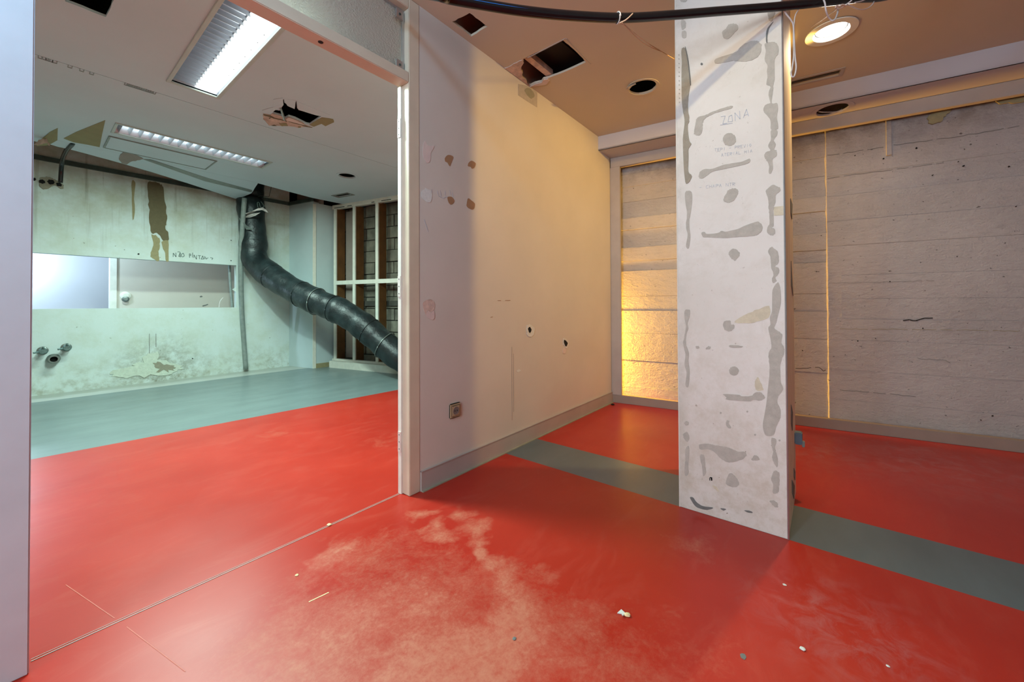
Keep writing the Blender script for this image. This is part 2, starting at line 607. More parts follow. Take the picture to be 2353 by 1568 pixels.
def ring(c, ex, ey, r0, r1, h, n=40):
    """flat annulus r0..r1 in the plane of ex, ey, raised by vector h"""
    c, ex, ey, h = (np.array(k, float) for k in (c, ex, ey, h))
    V = []
    for r, z in ((r0, 0), (r1, 0), (r1, 1), (r0, 1)):
        for i in range(n):
            a = 2 * math.pi * i / n
            V.append(c + ex * r * math.cos(a) + ey * r * math.sin(a) + h * z)
    F = []
    for k in range(4):
        q = (k + 1) % 4
        for i in range(n):
            j = (i + 1) % n
            F.append((k * n + i, k * n + j, q * n + j, q * n + i))
    return V, F


def lathe(c, ax, prof, n=28, cap=True):
    c, ax = np.array(c, float), np.array(ax, float)
    ax = ax / np.linalg.norm(ax)
    a = np.cross(ax, (0, 0, 1) if abs(ax[2]) < 0.9 else (1, 0, 0))
    a = a / np.linalg.norm(a)
    b = np.cross(ax, a)
    V, F = [], []
    for r, h in prof:
        for i in range(n):
            t = 2 * math.pi * i / n
            V.append(c + ax * h + (a * math.cos(t) + b * math.sin(t)) * r)
    m = len(prof)
    for k in range(m - 1):
        for i in range(n):
            j = (i + 1) % n
            F.append((k * n + i, k * n + j, (k + 1) * n + j, (k + 1) * n + i))
    if cap:
        F.append(tuple(range(n - 1, -1, -1)))
        F.append(tuple((m - 1) * n + i for i in range(n)))
    return V, F


def sheet(outer, holes, n, t):
    """flat sheet with real openings: outline + hole loops (3-D points in one plane), thickened along n*t at the rims"""
    bm = bmesh.new()
    d = np.array(n, float) * t
    for off in (np.zeros(3), d):
        edges = []
        for loop in [outer] + holes:
            vs = [bm.verts.new(tuple(np.array(p, float) + off)) for p in loop]
            for i in range(len(vs)):
                edges.append(bm.edges.new((vs[i], vs[(i + 1) % len(vs)])))
        bmesh.ops.triangle_fill(bm, use_beauty=True, use_dissolve=False, edges=edges, normal=Vector(tuple(n)))
    bm.verts.ensure_lookup_table()
    half = sum(len(l) for l in [outer] + holes)
    k = 0
    for loop in [outer] + holes:
        m = len(loop)
        for i in range(m):
            a, b = k + i, k + (i + 1) % m
            bm.faces.new((bm.verts[a], bm.verts[b], bm.verts[half + b], bm.verts[half + a]))
        k += m
    bm.verts.index_update()
    V = [tuple(v.co) for v in bm.verts]
    F = [tuple(v.index for v in f.verts) for f in bm.faces]
    bm.free()
    return V, F


def circ(c, ex, ey, r, n=28, jag=0.0):
    c, ex, ey = (np.array(k, float) for k in (c, ex, ey))
    return [c + (ex * math.cos(2 * math.pi * i / n) + ey * math.sin(2 * math.pi * i / n)) * r * (1 + random.uniform(-jag, jag)) for i in range(n)]


def rough_loop(pts, k=5, jag=0.004, smooth=True):
    if smooth:
        P = crom(pts, k, closed=True)
    else:
        P = []
        for i in range(len(pts)):
            a, b = np.array(pts[i], float), np.array(pts[(i + 1) % len(pts)], float)
            P += [a + (b - a) * s / k for s in range(k)]
    ctr = sum(P) / len(P)
    out = []
    for p in P:
        d = p - ctr
        out.append(p + d / (np.linalg.norm(d) + 1e-9) * random.uniform(-jag, jag))
    return out


def px(ox, oy, s, pts):
    return [(ox + a / s, oy + b / s) for a, b in pts]


def patch(name, pts, pl, mat, parent, t=0.0015, jag=0.002, k=4, smooth=True, label=None, lift=0.0005):
    P = rough_loop([pl(u, v) for u, v in pts], k, jag, smooth)
    P = [p + pl.n * (lift + random.uniform(0, 0.0004)) for p in P]
    return obj(name, prism(P, pl.n * t), mat, parent, label=label)


def strokes(name, lines, pl, mat, parent, w=0.006, label=None):
    V, F = [], []
    for ln in lines:
        P = [pl(u, v) + pl.n * 0.001 for u, v in ln]
        for a, b in zip(P[:-1], P[1:]):
            d = b - a
            s = np.cross(d, pl.n)
            s = s / (np.linalg.norm(s) + 1e-9) * w / 2
            o = len(V)
            q = [a - s, b - s, b + s, a + s]
            V += q + [k + pl.n * 0.0006 for k in q]
            F += [tuple(i + o for i in f) for f in BF]
    o = obj(name, (V, F), mat, parent, label=label)
    return o


# ================================================================== SETTING
STR = 'structure'
RED, GREY, GRL, LIP = 0, 1, 2, 3
yb = lambda x: 4.055 - 0.048 * x      # border of red and grey in the left room
polys = [([(-3, -4), (2.025, -4), (2.025, PW), (-3, PW)], RED), ([(2.025, -4), (2.385, -4), (2.385, PW), (2.025, PW)], GREY), ([(2.385, -4), (5.2, -4), (5.2, PW), (2.385, PW)], RED),
         ([(-3, PW), (2.025, PW), (2.385, PW), (5.2, PW), (5.2, yb(5.2)), (-3, yb(-3))], RED), ([(-3, yb(-3)), (5.2, yb(5.2)), (5.2, 6.42), (-3, 6.42)], GRL), ([(-3, 6.42), (5.2, 6.42), (5.2, WL), (-3, WL)], LIP),
         ([(-3, WL), (5.2, WL), (5.2, 9.6), (-3, 9.6)], GRL)]
V, F, I = [], [], []
for poly, mi in polys:
    o = len(V)
    V += [(x, y, 0) for x, y in poly]
    F.append(tuple(range(o, o + len(poly))))
    I.append(mi)
under = box((-3, -4, -0.12), (5.2, 9.6, -0.004))
o = len(V)
V += under[0]
F += [tuple(i + o for i in f) for f in under[1]]
I += [RED] * 6
floor = obj('floor', (V, F), None, mats=['red', 'grey', 'greyl', 'lip'], midx=I, kind=STR, cat='floor', label='red resin floor with a grey stripe and a grey far end')
# threshold weld, a raised bead across the doorway, and old joint scars
for a, b, w in [((0.02, 1.752), (1.262, 1.762), 0.010)]:
    obj('floor_seam', join(obox(a, b, 0.003, 0.0, 0.0015), obox((a[0], a[1] + 0.012), (b[0], b[1] + 0.010), 0.002, 0.0, 0.001)), 'trim', floor)
s1, s2 = on_floor(290, 1442), on_floor(425, 1545)
obj('joint_scar', obox(s1[:2], s2[:2], 0.0022, 0.0, 0.0006), 'scarred', floor)
s1, s2 = on_floor(150, 1345), on_floor(262, 1422)
obj('joint_scar', obox(s1[:2], s2[:2], 0.0022, 0.0, 0.0006), 'scarred', floor)
s1, s2 = on_floor(710, 1385), on_floor(756, 1363)
obj('scrape', obox(s1[:2], s2[:2], 0.004, 0.0, 0.001), 'chip', floor, label='pale scrape')
hole_pts = [on_floor(*q) for q in px(1400, 1000, 2.469, [(742, 1245), (765, 1243), (778, 1262), (770, 1277), (752, 1268)])]
obj('gouge', prism(rough_loop(hole_pts, 4, 0.001), (0, 0, 0.001)), 'lostpaint', floor, label='small grey gouge')

EZ = (0, 0, 1)
# ---- front ceiling with its real openings
h_hatch = rough_loop([on_ceil(*q) for q in [(1040, 50), (1079, 29.5), (1120, 61), (1083, 84)]], 6, 0.003, False)
hatch_big = px(1140, 80, 8.71, [(540, 485), (690, 410), (1060, 240), (1340, 115), (1500, 240), (1690, 430), (1800, 545), (1600, 640), (1300, 770), (1060, 860), (950, 880), (910, 940), (780, 970), (700, 1010), (625, 1010), (600, 900), (520, 830), (530, 740), (495, 690), (500, 640), (550, 530)])
h_big = rough_loop([on_ceil(*q) for q in hatch_big], 3, 0.002, False)
h_big = [p if p[1] < PW - 0.01 else np.array([p[0], PW - 0.01, p[2]]) for p in h_big]
c_round = np.array([2.888, 1.05, ZC])
h_round = circ(c_round, (1, 0, 0), (0, 1, 0), 0.098, 30, 0.025)
c_down = np.array([3.0, -0.045, ZC])
h_down = circ(c_down, (1, 0, 0), (0, 1, 0), 0.09, 30)
dB = np.array([-0.1445, 0.9895, 0])       # along the back wall
nB = np.array([0.9895, 0.1445, 0])        # into the back wall
vc = np.array([3.55, 0.04, ZC])
h_vent = [vc + dB * a + nB * b for a, b in ((-0.14, -0.04), (0.14, -0.04), (0.14, 0.04), (-0.14, 0.04))]
SO = -0.268                                # soffit face set forward of the frame plane
ceil = obj('ceiling', sheet([(-3, -4, ZC), (BX(-4, SO), -4, ZC), (BX(PW, SO), PW, ZC), (-3, PW, ZC)], [h_hatch, h_big, h_round, h_down, h_vent], EZ, 0.014), 'ceil', kind=STR,
           cat='ceiling', label='plastered front room ceiling with cut openings')
# ---- left room ceiling in two boards with a dark open joint between them
yj = 3.945
dh = rough_loop([on_ceil(*q) for q in [(150, 3), (243, 39), (262, 0)]] + [np.array([0.32, 2.86, ZC]), np.array([0.13, 2.86, ZC])], 5, 0.003, False)
hl_px = px(580, 210, 11.2, [(515, 560), (600, 445), (690, 462), (715, 420), (780, 350), (795, 210), (810, 200), (822, 290), (900, 345), (1085, 430), (1110, 290), (1130, 240), (1150, 440), (1400, 520), (1640, 585), (1775, 640), (1620, 750), (1470, 850), (1380, 830), (1280, 780), (1100, 690), (930, 640), (840, 690), (730, 620), (600, 585)])
h_left = [on_ceil(*q) for q in hl_px]
T1 = (0.645, 2.42, 0.94, 3.67)             # big troffer opening
h_tr = [(T1[0], T1[1], ZC), (T1[2], T1[1], ZC), (T1[2], T1[3], ZC), (T1[0], T1[3], ZC)]
obj('ceiling', sheet([(-3, PT, ZC), (4.6, PT, ZC), (4.6, yj, ZC), (-3, yj, ZC)], [dh, h_left, h_tr], EZ, 0.014), 'ceil_l', kind=STR, cat='ceiling', label='left room ceiling board holding the big bright light and the torn hole')
T2 = (0.515, 4.885, 1.745, 5.165)
h_st = [(T2[0], T2[1], ZC), (T2[2], T2[1], ZC), (T2[2], T2[3], ZC), (T2[0], T2[3], ZC)]
c_rl = np.array([2.53, 4.665, ZC])
h_rl = circ(c_rl, (1, 0, 0), (0, 1, 0), 0.098, 28, 0.02)
dF = np.array([-0.2238, 0.9746, 0])
nF = np.array([0.9746, 0.2238, 0])
vl = np.array([2.94, 5.54, ZC])
h_vl = [vl + dF * a + nF * b for a, b in ((-0.15, -0.05), (0.15, -0.05), (0.15, 0.05), (-0.15, 0.05))]
ye = 5.84
tail = [np.array([4.6, yj + 0.007, ZC]), np.array([4.6, 6.04, ZC]), on_ceil(718, 455), on_ceil(650, 437), on_ceil(592, 421)]
ceil2 = obj('ceiling', sheet([np.array([-3, yj + 0.007, ZC])] + tail + [np.array([1.93, ye, ZC]), np.array([-3, ye, ZC])], [h_st, h_rl, h_vl], EZ, 0.014), 'ceil_l', kind=STR, cat='ceiling', label='left room ceiling board with the louvred strip light, sagging towards the stained wall')
# drooping torn edge of that board
DR = plane((0, ye, ZC - 0.002), (0, 0.045, 1.0))
fl = [np.array([-0.6, ye, ZC - .001]), np.array([1.93, ye, ZC - .001]), DR(592, 422), DR(578, 444), DR(560, 452), DR(541, 457), DR(430, 421), DR(350, 396), DR(270, 373), DR(197, 353), DR(159, 343), DR(135, 338), DR(112, 331), DR(90, 327), np.array([-0.6, 5.98, ZC - .008])]
obj('sagging_flap', prism(rough_loop(fl, 4, 0.003, False), (0, 0, 0.012)), 'ceil_l', ceil2, label='sagging torn edge of the board')
# bare kraft paper where the facing tore off
for q in ([(229, 338), (234, 312), (242, 276), (205, 291), (175, 303), (146, 318), (170, 327), (200, 332)], [(132, 322), (133, 294), (115, 303), (98, 317), (84, 332), (112, 331)]):
    P = [on_ceil(*k) for k in q]
    P = [k - np.array([0, 0, 0.0022 + max(0, (k[1] - ye)) * 0.052]) for k in P]
    obj('bare_paper', prism(P, (0, 0, 0.0018)), 'kraft', ceil2, label='yellow-brown bare paper')
# torn gypsum lips round the hole in the left room ceiling
lip = px(580, 210, 11.2, [(280, 570), (470, 605), (515, 565), (730, 625), (830, 695), (930, 645), (1280, 785), (1370, 860), (1540, 925), (1400, 905), (1250, 910), (1180, 930), (1100, 905), (900, 880), (700, 880), (430, 870), (330, 790), (270, 710)])
P = [on_ceil(*k) - np.array([0, 0, 0.004]) for k in lip]
obj('torn_lip', prism(rough_loop(P, 3, 0.004, False), (0, 0, 0.003)), 'gypsum', ceil2, label='pink torn plasterboard lip')
TP = lambda pts, dz: [on_ceil(*k) - np.array([0, 0, dz]) for k in px(580, 210, 11.2, pts)]
for q, mm, dz in (([(680, 790), (720, 815), (790, 800), (880, 800), (915, 875), (760, 880), (710, 845)], 'kraft', 0.0062), ([(285, 570), (470, 610), (560, 665), (720, 700), (900, 750), (890, 765), (700, 715), (540, 685), (440, 640), (300, 600)], 'scar', 0.0066),
                  ([(910, 755), (1060, 790), (1380, 870), (1530, 920), (1400, 900), (1240, 850), (1050, 800)], 'scar', 0.0066), ([(280, 700), (330, 740), (430, 865), (380, 850), (300, 770)], 'ceil_l', 0.0075), ([(1180, 880), (1250, 890), (1245, 920), (1180, 925)], 'scar2', 0.0066),
                  ([(490, 860), (560, 845), (620, 875), (520, 872)], 'scar', 0.0066), ([(420, 670), (480, 660), (440, 690)], 'scar', 0.0066), ([(930, 650), (1060, 690), (1270, 790), (1350, 850), (1250, 830), (1070, 780), (940, 740), (850, 715)], 'markpink', 0.009)):
    obj('torn_layer', prism(rough_loop(TP(q, dz), 3, 0.003, False), (0, 0, 0.0015)), mm, ceil2)
lip = px(580, 210, 11.2, [(1470, 860), (1620, 755), (1790, 665), (2080, 710), (2100, 790), (1880, 890), (1780, 830), (1580, 905)])
P = [on_ceil(*k) - np.array([0, 0, 0.003]) for k in lip]
obj('torn_lip', prism(rough_loop(P, 3, 0.003, False), (0, 0, 0.0025)), 'kraft', ceil2, label='ochre torn paper lip')
lip = px(580, 210, 11.2, [(540, 200), (780, 160), (800, 340), (700, 460), (600, 440), (540, 480), (300, 560), (250, 480), (540, 400)])
P = [on_ceil(*k) - np.array([0, 0, 0.012 if i in (3, 4, 5) else 0.003]) for i, k in enumerate(lip)]
obj('torn_lip', prism(rough_loop(P, 3, 0.002, False), (0, 0, 0.002)), 'ceil_l', ceil2)
lip = px(580, 210, 11.2, [(825, 190), (1120, 230), (1085, 425), (900, 340), (835, 275)])
P = [on_ceil(*k) - np.array([0, 0, 0.010 if i in (2, 3) else 0.002]) for i, k in enumerate(lip)]
obj('torn_lip', prism(rough_loop(P, 3, 0.002, False), (0, 0, 0.002)), 'ceil_l', ceil2)
lip = px(580, 210, 11.2, [(1140, 250), (1980, 600), (1880, 650), (1640, 580), (1180, 440)])
P = [on_ceil(*k) - np.array([0, 0, 0.012 if i in (3, 4) else 0.002]) for i, k in enumerate(lip)]
obj('torn_lip', prism(rough_loop(P, 3, 0.002, False), (0, 0, 0.002)), 'ceil_l', ceil2)
obj('hanging_strip', tube([on_ceil(645, 246) + (0, 0, -0.01), on_ceil(650, 255) + (0, 0, -0.03), on_ceil(654, 268) + (0, 0, -0.03)], 0.008, 6, 4), 'pvc', ceil2)
# torn gypsum round the big front hole
lip = px(1140, 80, 8.71, [(160, 660), (220, 640), (350, 570), (520, 490), (555, 540), (500, 640), (495, 690), (530, 740), (520, 830), (605, 900), (620, 1000), (610, 1075), (500, 1010), (300, 880)])
P = [on_ceil(*k) for k in lip]
P = [np.array([k[0], min(k[1], PW - 0.004), ZC - 0.006]) for k in P]
obj('torn_lip', prism(rough_loop(P, 3, 0.003, False), (0, 0, 0.005)), 'gypsum', ceil, label='orange-pink torn plasterboard lip')
lip = px(1140, 80, 8.71, [(660, 1035), (780, 975), (910, 945), (950, 885), (1040, 870), (1065, 900), (1000, 985), (860, 1005)])
P = [on_ceil(*k) for k in lip]
P = [np.array([k[0], min(k[1], PW - 0.004), ZC - 0.006]) for k in P]
obj('torn_lip', prism(rough_loop(P, 3, 0.002, False), (0, 0, 0.005)), 'markpink', ceil)
e0, e1 = on_ceil(*px(1140, 80, 8.71, [(640, 460)])[0]), on_ceil(*px(1140, 80, 8.71, [(1060, 800)])[0])
d = (e1 - e0)[:2] / np.linalg.norm((e1 - e0)[:2])
obj('ceiling_batten', obox(e0[:2] - d * 0.12, e1[:2] + d * 0.05, 0.045, ZC + 0.02, ZC + 0.06), 'gypsum', ceil, label='pale timber batten across the hole')
e0, e1 = on_ceil(1348, 82) , on_ceil(1361, 148)
for a, b in (((1302, 88), (1359, 146)), ((1212, 132), (1298, 88))):
    a, b = on_ceil(*a), on_ceil(*b)
    obj('access_trim', obox(a[:2], b[:2], 0.006, ZC - 0.003, ZC), 'trim', ceil)
# slab over the ceilings, dark void above
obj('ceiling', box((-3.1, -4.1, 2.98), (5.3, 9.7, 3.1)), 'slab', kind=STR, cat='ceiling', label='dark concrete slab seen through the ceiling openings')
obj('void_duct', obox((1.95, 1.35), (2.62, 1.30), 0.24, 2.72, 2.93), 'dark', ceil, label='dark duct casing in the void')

# ---- soffit
bz = 2.485
SH = np.array([3.878, -0.058, bz])
so_hole = circ(SH, (1, 0, 0), (0, 1, 0), 0.098, 28, 0.03)
sv = sheet([(BX(-3.9, SO), -3.9, bz), (BX(-3.9), -3.9, bz), (BX(PW), PW, bz), (BX(PW, SO), PW, bz)], [so_hole], EZ, 0.012)
fc = obox((BX(-3.9, SO), -3.9), (BX(PW, SO), PW), -0.012, bz, ZC)
obj('ceiling', join(sv, fc), 'soffit', kind=STR, cat='ceiling', label='dropped soffit along the concrete wall')

# ---- partition, doorway
def wallbox(name, vf, mat, label, **k):
    return obj(name, vf, mat, kind=STR, cat='wall', label=label, **k)

part = wallbox('wall_partition', box((1.330, PW, 0), (3.730, PT, 2.97)), 'white', 'plastered partition wall with paint chips, a socket and two broken holes')
obj('baseboard_partition', join(box((1.334, PW - 0.010, 0.0), (3.735, PW, 0.106)), box((1.334, PW - 0.013, 0.103), (3.735, PW, 0.108))), 'trim', kind=STR, cat='baseboard', label='grey-brown skirting along the partition')
obj('trim_partition', box((1.334, PW - 0.024, 0.0), (3.735, PW - 0.010, 0.006)), 'cove', kind=STR, cat='trim', label='sealant cove at the foot of the partition skirting')
door = empty('door_1', (0.64, PW, 0), 'wide pale door frame with a glazed transom, its leaf missing', 'door', kind=STR)
obj('post', box((1.262, PW - 0.002, 0), (1.330, PT + 0.002, 2.62)), 'beige', door, bevel=0.003)
obj('post', box((-0.075, PW - 0.002, 0), (0.016, PT + 0.002, 2.62)), 'frame', door, bevel=0.003)
obj('door_stop', box((1.252, PW + 0.055, 0), (1.262, PT + 0.002, 2.165)), 'whiteframe', door)
obj('header', box((0.016, PW - 0.001, 2.170), (1.262, PT, 2.226)), 'beige', door, bevel=0.003)
obj('top_rail', box((0.016, PW - 0.001, 2.565), (1.262, PT, 2.62)), 'beige', door, bevel=0.003)
obj('glass_pane', box((0.018, PW + 0.045, 2.226), (1.250, PW + 0.051, 2.565)), 'glass', door)
obj('glass_bead', box((1.248, PW + 0.036, 2.226), (1.262, PW + 0.060, 2.565)), 'alu', door)
obj('glass_bead', box((0.018, PW + 0.036, 2.555), (1.248, PW + 0.060, 2.565)), 'alu', door)
for z0 in (2.232, 2.500):
    c = obj('glass_clip', box((1.205, PW + 0.026, z0), (1.247, PW + 0.036, z0 + 0.050)), 'alu', door, bevel=0.002)
    obj('screw', lathe((1.226, PW + 0.026, z0 + 0.025), (0, -1, 0), [(0.006, 0), (0.006, 0.003)], 12), 'darksteel', c)
for v0, v1 in ((270, 313), (634, 682), (995, 1042)):
    z1, z0 = on_part(928, v0)[2], on_part(928, v1)[2]
    z1, z0 = 1 + (z1 - 1) * 1.02, 1 + (z0 - 1) * 1.02
    c = obj('hinge_plate', box((1.2485, PW + 0.056, z0), (1.252, PT, z1)), 'markpink' if v0 > 900 else 'whiteframe', door)
    for q in (0.15, 0.5, 0.85):
        obj('screw', lathe((1.2485, PW + 0.068, z0 + (z1 - z0) * q), (-1, 0, 0), [(0.003, 0), (0.003, 0.001)], 8), 'dark', c)
obj('bolt_hole', lathe((0.82, PW + 0.04, 2.1695), (0, 0, -1), [(0.011, 0), (0.011, 0.001)], 12), 'dark', door)
wallbox('wall_entrance', box((-3, PW, 0), (-0.075, PT, 2.97)), 'white', 'white wall beside the doorway')
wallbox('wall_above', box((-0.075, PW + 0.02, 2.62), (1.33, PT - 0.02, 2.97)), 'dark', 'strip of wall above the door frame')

# ---- left wall with pass-through opening
z0, z1, x1 = 0.969, 1.599, 1.994
ov = [(-0.7, WL, z0), (x1, WL, z0), (x1, WL, z1), (-0.7, WL, z1)]
left = wallbox('wall_left', sheet([(-3, WL, 0), (2.735, WL, 0), (2.735, WL, 2.97), (-3, WL, 2.97)], [ov], (0, 1, 0), 0.09), 'leftwall', 'damp-stained pale wall with a long pass-through opening')
W3 = lambda pts: px(60, 220, 3.92, pts)
W4 = lambda pts: px(40, 540, 3.92, pts)
W5 = lambda pts: px(70, 260, 7.84, pts)
patch('render_scar', W3([(1090, 800), (1130, 780), (1200, 790), (1235, 830), (1250, 950), (1270, 1060), (1265, 1150), (1255, 1200), (1280, 1230), (1280, 1300), (1230, 1300), (1190, 1240), (1130, 1240), (1110, 1100), (1105, 950)]), on_left, 'scar', left, 0.004, 0.012, label='dark brown scar where render fell off')
patch('damp_stain', W3([(1130, 1255), (1180, 1270), (1210, 1310), (1190, 1400), (1200, 1480), (1150, 1475), (1120, 1430), (1150, 1350)]), on_left, 'scar2', left, 0.002, 0.012, label='drip stain below the scar')
patch('damp_stain', W3([(1225, 1310), (1280, 1310), (1282, 1485), (1258, 1482), (1250, 1400), (1230, 1380)]), on_left, 'scar2', left, 0.002, 0.01)
patch('damp_stain', W3([(950, 780), (985, 780), (975, 900), (980, 1050), (960, 1120), (955, 950)]), on_left, 'scar2', left, 0.001, 0.008)
fillp = patch('filler_blob', W5([(160, 1230), (200, 1165), (320, 1155), (420, 1190), (500, 1230), (590, 1290), (600, 1340), (555, 1370), (470, 1310), (400, 1310), (330, 1360), (240, 1375), (170, 1310)]), on_left, 'filler', left, 0.012, 0.005, label='lumpy grey filler round three pipe holes')
on_fill = plane((0, WL - 0.013, 0), (0, 1, 0))
for q, r in (((210, 1235), 0.022), ((370, 1240), 0.027), ((520, 1290), 0.024)):
    c = on_fill(*W5([q])[0])
    obj('pipe_hole', prism(circ(c, (1, 0, 0), EZ, r, 14, 0.2), (0, -0.002, 0)), 'black', fillp)
patch('pipe_hole', W5([(45, 1180), (80, 1165), (105, 1195), (90, 1215), (50, 1215)]), on_left, 'black', left, 0.002, 0.003)
patch('crumbled_area', W4([(860, 1225), (1000, 1190), (1100, 1150), (1160, 1090), (1210, 1050), (1255, 1060), (1270, 1120), (1350, 1140), (1480, 1195), (1420, 1240), (1200, 1265), (1000, 1280), (880, 1265)]), on_left, 'crumb', left, 0.006, 0.035, label='crumbled plaster low on the wall')
patch('crumbled_area', W4([(1230, 1170), (1290, 1150), (1400, 1180), (1410, 1210), (1330, 1230), (1270, 1225)]), on_left, 'filler', left, 0.009, 0.03)
for q in ([(1095, 165), (1100, 175), (1088, 180), (1082, 170)], [(1570, 1110), (1585, 1112), (1578, 1120)], [(1920, 45), (1930, 48), (1925, 55)], [(1918, 228), (1930, 231), (1924, 238)]):
    patch('drill_hole', W4(q), on_left, 'black', left, 0.001, 0.001)
for x in (1187, 1246):
    patch('scratch', W4([(x, 890), (x + 4, 890), (x + 5, 1080 if x < 1200 else 1010), (x, 1080 if x < 1200 else 1010)]), on_left, 'lostpaint', left, 0.001, 0.001, smooth=False)
C8 = lambda pts: px(380, 560, 9.8, pts)
strokes('wall_writing', [C8(k) for k in ([(175, 300), (180, 215), (240, 300), (238, 205)], [(300, 292), (335, 205), (337, 308)], [(303, 290), (335, 288)], [(405, 215), (365, 235), (355, 285), (395, 303), (428, 275), (405, 215)], [(275, 192), (300, 182), (335, 194)],
        [(545, 320), (540, 230), (568, 235), (572, 268), (545, 275)], [(608, 312), (614, 205)], [(640, 320), (645, 255), (700, 352), (705, 262)], [(730, 266), (800, 272)], [(765, 270), (768, 350)], [(805, 350), (840, 275), (862, 350), (805, 350)],
        [(880, 350), (884, 285)], [(905, 300), (915, 350), (965, 318)], [(1010, 315), (1070, 330), (1045, 365)])], on_left, 'pencil', left, 0.009, label='handwritten words NAO PINTAR in pencil')
# chipped shard at the opening's edge
obj('plaster_shard', prism([(x1, WL + 0.02, 1.20), (x1 - 0.045, WL + 0.02, 1.235), (x1, WL + 0.02, 1.27)], (0, 0.02, 0)), 'leftwall', left)
obj('trim_wall_top', join(obox((-0.6, WL - 0.03), (2.735, WL - 0.03), 0.03, 2.640, 2.690), ), 'darksteel', kind=STR, cat='trim', label='dark steel angle along the top of the stained wall')
# ---- return wall, chase face, right end wall with its stripped frame
R0, R1, R2 = np.array([2.735, WL]), np.array([2.862, 6.305]), np.array([3.16, 6.32])
wallbox('wall_return', obox(R1, R0, -0.10, 0, 2.64), 'coolwhite', 'pale return wall in the corner behind the black duct')
obj('trim_return_top', obox(R1, R0, 0.03, 2.640, 2.690), 'darksteel', kind=STR, cat='trim', label='dark steel angle on top of the return wall')
wallbox('wall_return_upper', obox(R1 + (0.12, 0), R0 + (0.12, 0), -0.05, 2.6, 2.97), 'pinkboard', 'bare upper wall above the return')
wallbox('wall_chase', box((2.862, 6.305, 0), (3.30, 6.42, 2.62)), 'coolwhite', 'narrow lilac-white chase face beside the stripped frame')
obj('trim_chase', box((2.852, 6.297, 0), (2.900, 6.306, 2.60)), 'whiteframe', kind=STR, cat='trim', label='chipped white corner bead on the chase')
obj('trim_chase_base', box((2.90, 6.285, 0), (3.12, 6.306, 0.07)), 'scar2', kind=STR, cat='trim', label='rotten skirting at the foot of the chase')
FA = np.array([3.145, 6.26])
fx = lambda s: FA - dF[:2] * s            # s metres from the corner towards the viewer's side
wf = wallbox('wall_far', obox(fx(4.7) + nF[:2] * 0.27, fx(-0.2) + nF[:2] * 0.27, -0.08, 0, 2.97), 'mortar', 'bare blockwork wall behind the stripped timber frame')
for r in range(14):
    z = 0.02 + r * 0.185
    s = -0.1 - (0.2 if r % 2 else 0.0)
    while s < 2.3:
        a, b = s + random.uniform(0, 0.01), s + 0.38 + random.uniform(-0.01, 0.008)
        off = 0.27 - random.uniform(0.012, 0.035)
        obj('block', obox(fx(b) + nF[:2] * off, fx(a) + nF[:2] * off, -0.04, z, z + 0.17 + random.uniform(-0.006, 0.006)), 'block', wf)
        s += 0.395
frame = empty('window_1', (*fx(1.0), 0), 'white three-bay wall frame stripped of its panels', 'frame', kind=STR)
for i, s in enumerate((0.03, 0.455, 0.935, 1.40, 1.87)):
    c = obj('mullion', obox(fx(s + 0.052), fx(s), -0.022, 0.115, 2.575), 'whiteframe', frame)
    obj('stud', obox(fx(s + 0.048) + nF[:2] * 0.022, fx(s + 0.004) + nF[:2] * 0.022, -0.16, 0.115, 2.575), 'brownwood', c, label='brown timber stud behind the mullion')
obj('rail', obox(fx(2.2) - nF[:2] * .002, fx(0.03) - nF[:2] * .002, -0.03, 1.325, 1.388), 'whiteframe', frame)
obj('bottom_rail', obox(fx(2.2) - nF[:2] * .004, fx(0.0) - nF[:2] * .004, -0.06, 0.095, 0.13), 'whiteframe', frame)
obj('top_rail', obox(fx(2.2) - nF[:2] * .003, fx(0.0) - nF[:2] * .003, -0.06, 2.555, 2.62), 'whiteframe', frame)
for s0, s1 in ((0.05, 0.28), (0.34, 0.44), (0.86, 0.92), (1.06, 1.25)):
    obj('slot', obox(fx(s1) - nF[:2] * .006, fx(s0) - nF[:2] * .006, -0.004, 2.567, 2.576), 'black', frame)
obj('board_remnant', prism([(*(fx(s) + nF[:2] * 0.20), z) for s, z in ((0.08, .13), (0.30, .13), (0.29, .6), (0.31, 1.0), (0.29, 1.3), (0.31, 1.6), (0.28, 1.9), (0.31, 2.2), (0.29, 2.55), (0.08, 2.55))], (*(nF[:2] * 0.012), 0)), 'pinkboard', frame, label='pinkish strip of old lining board')
obj('cross_batten', obox(fx(2.2) + nF[:2] * 0.21, fx(0.32) + nF[:2] * 0.21, -0.02, 0.98, 1.06), 'mortar', frame)
for s in (0.70, 1.18, 1.62):  # shadows of the studs on the blockwork, painted as dark strips
    obj('stud_shadow', obox(fx(s + 0.05) + nF[:2] * 0.225, fx(s) + nF[:2] * 0.225, -0.01, 0.12, 2.5), 'mortar', frame)
obj('baseboard_far', obox(fx(4.4) - nF[:2] * 0.10, fx(0.05) - nF[:2] * 0.10, -0.12, 0, 0.105), 'whiteframe', kind=STR, cat='baseboard', label='raised pale kerb under the stripped frame')
wallbox('wall_far_pier', obox(fx(4.7), fx(2.2), -0.12, 0, 2.97), 'white', 'white end wall beyond the stripped frame')

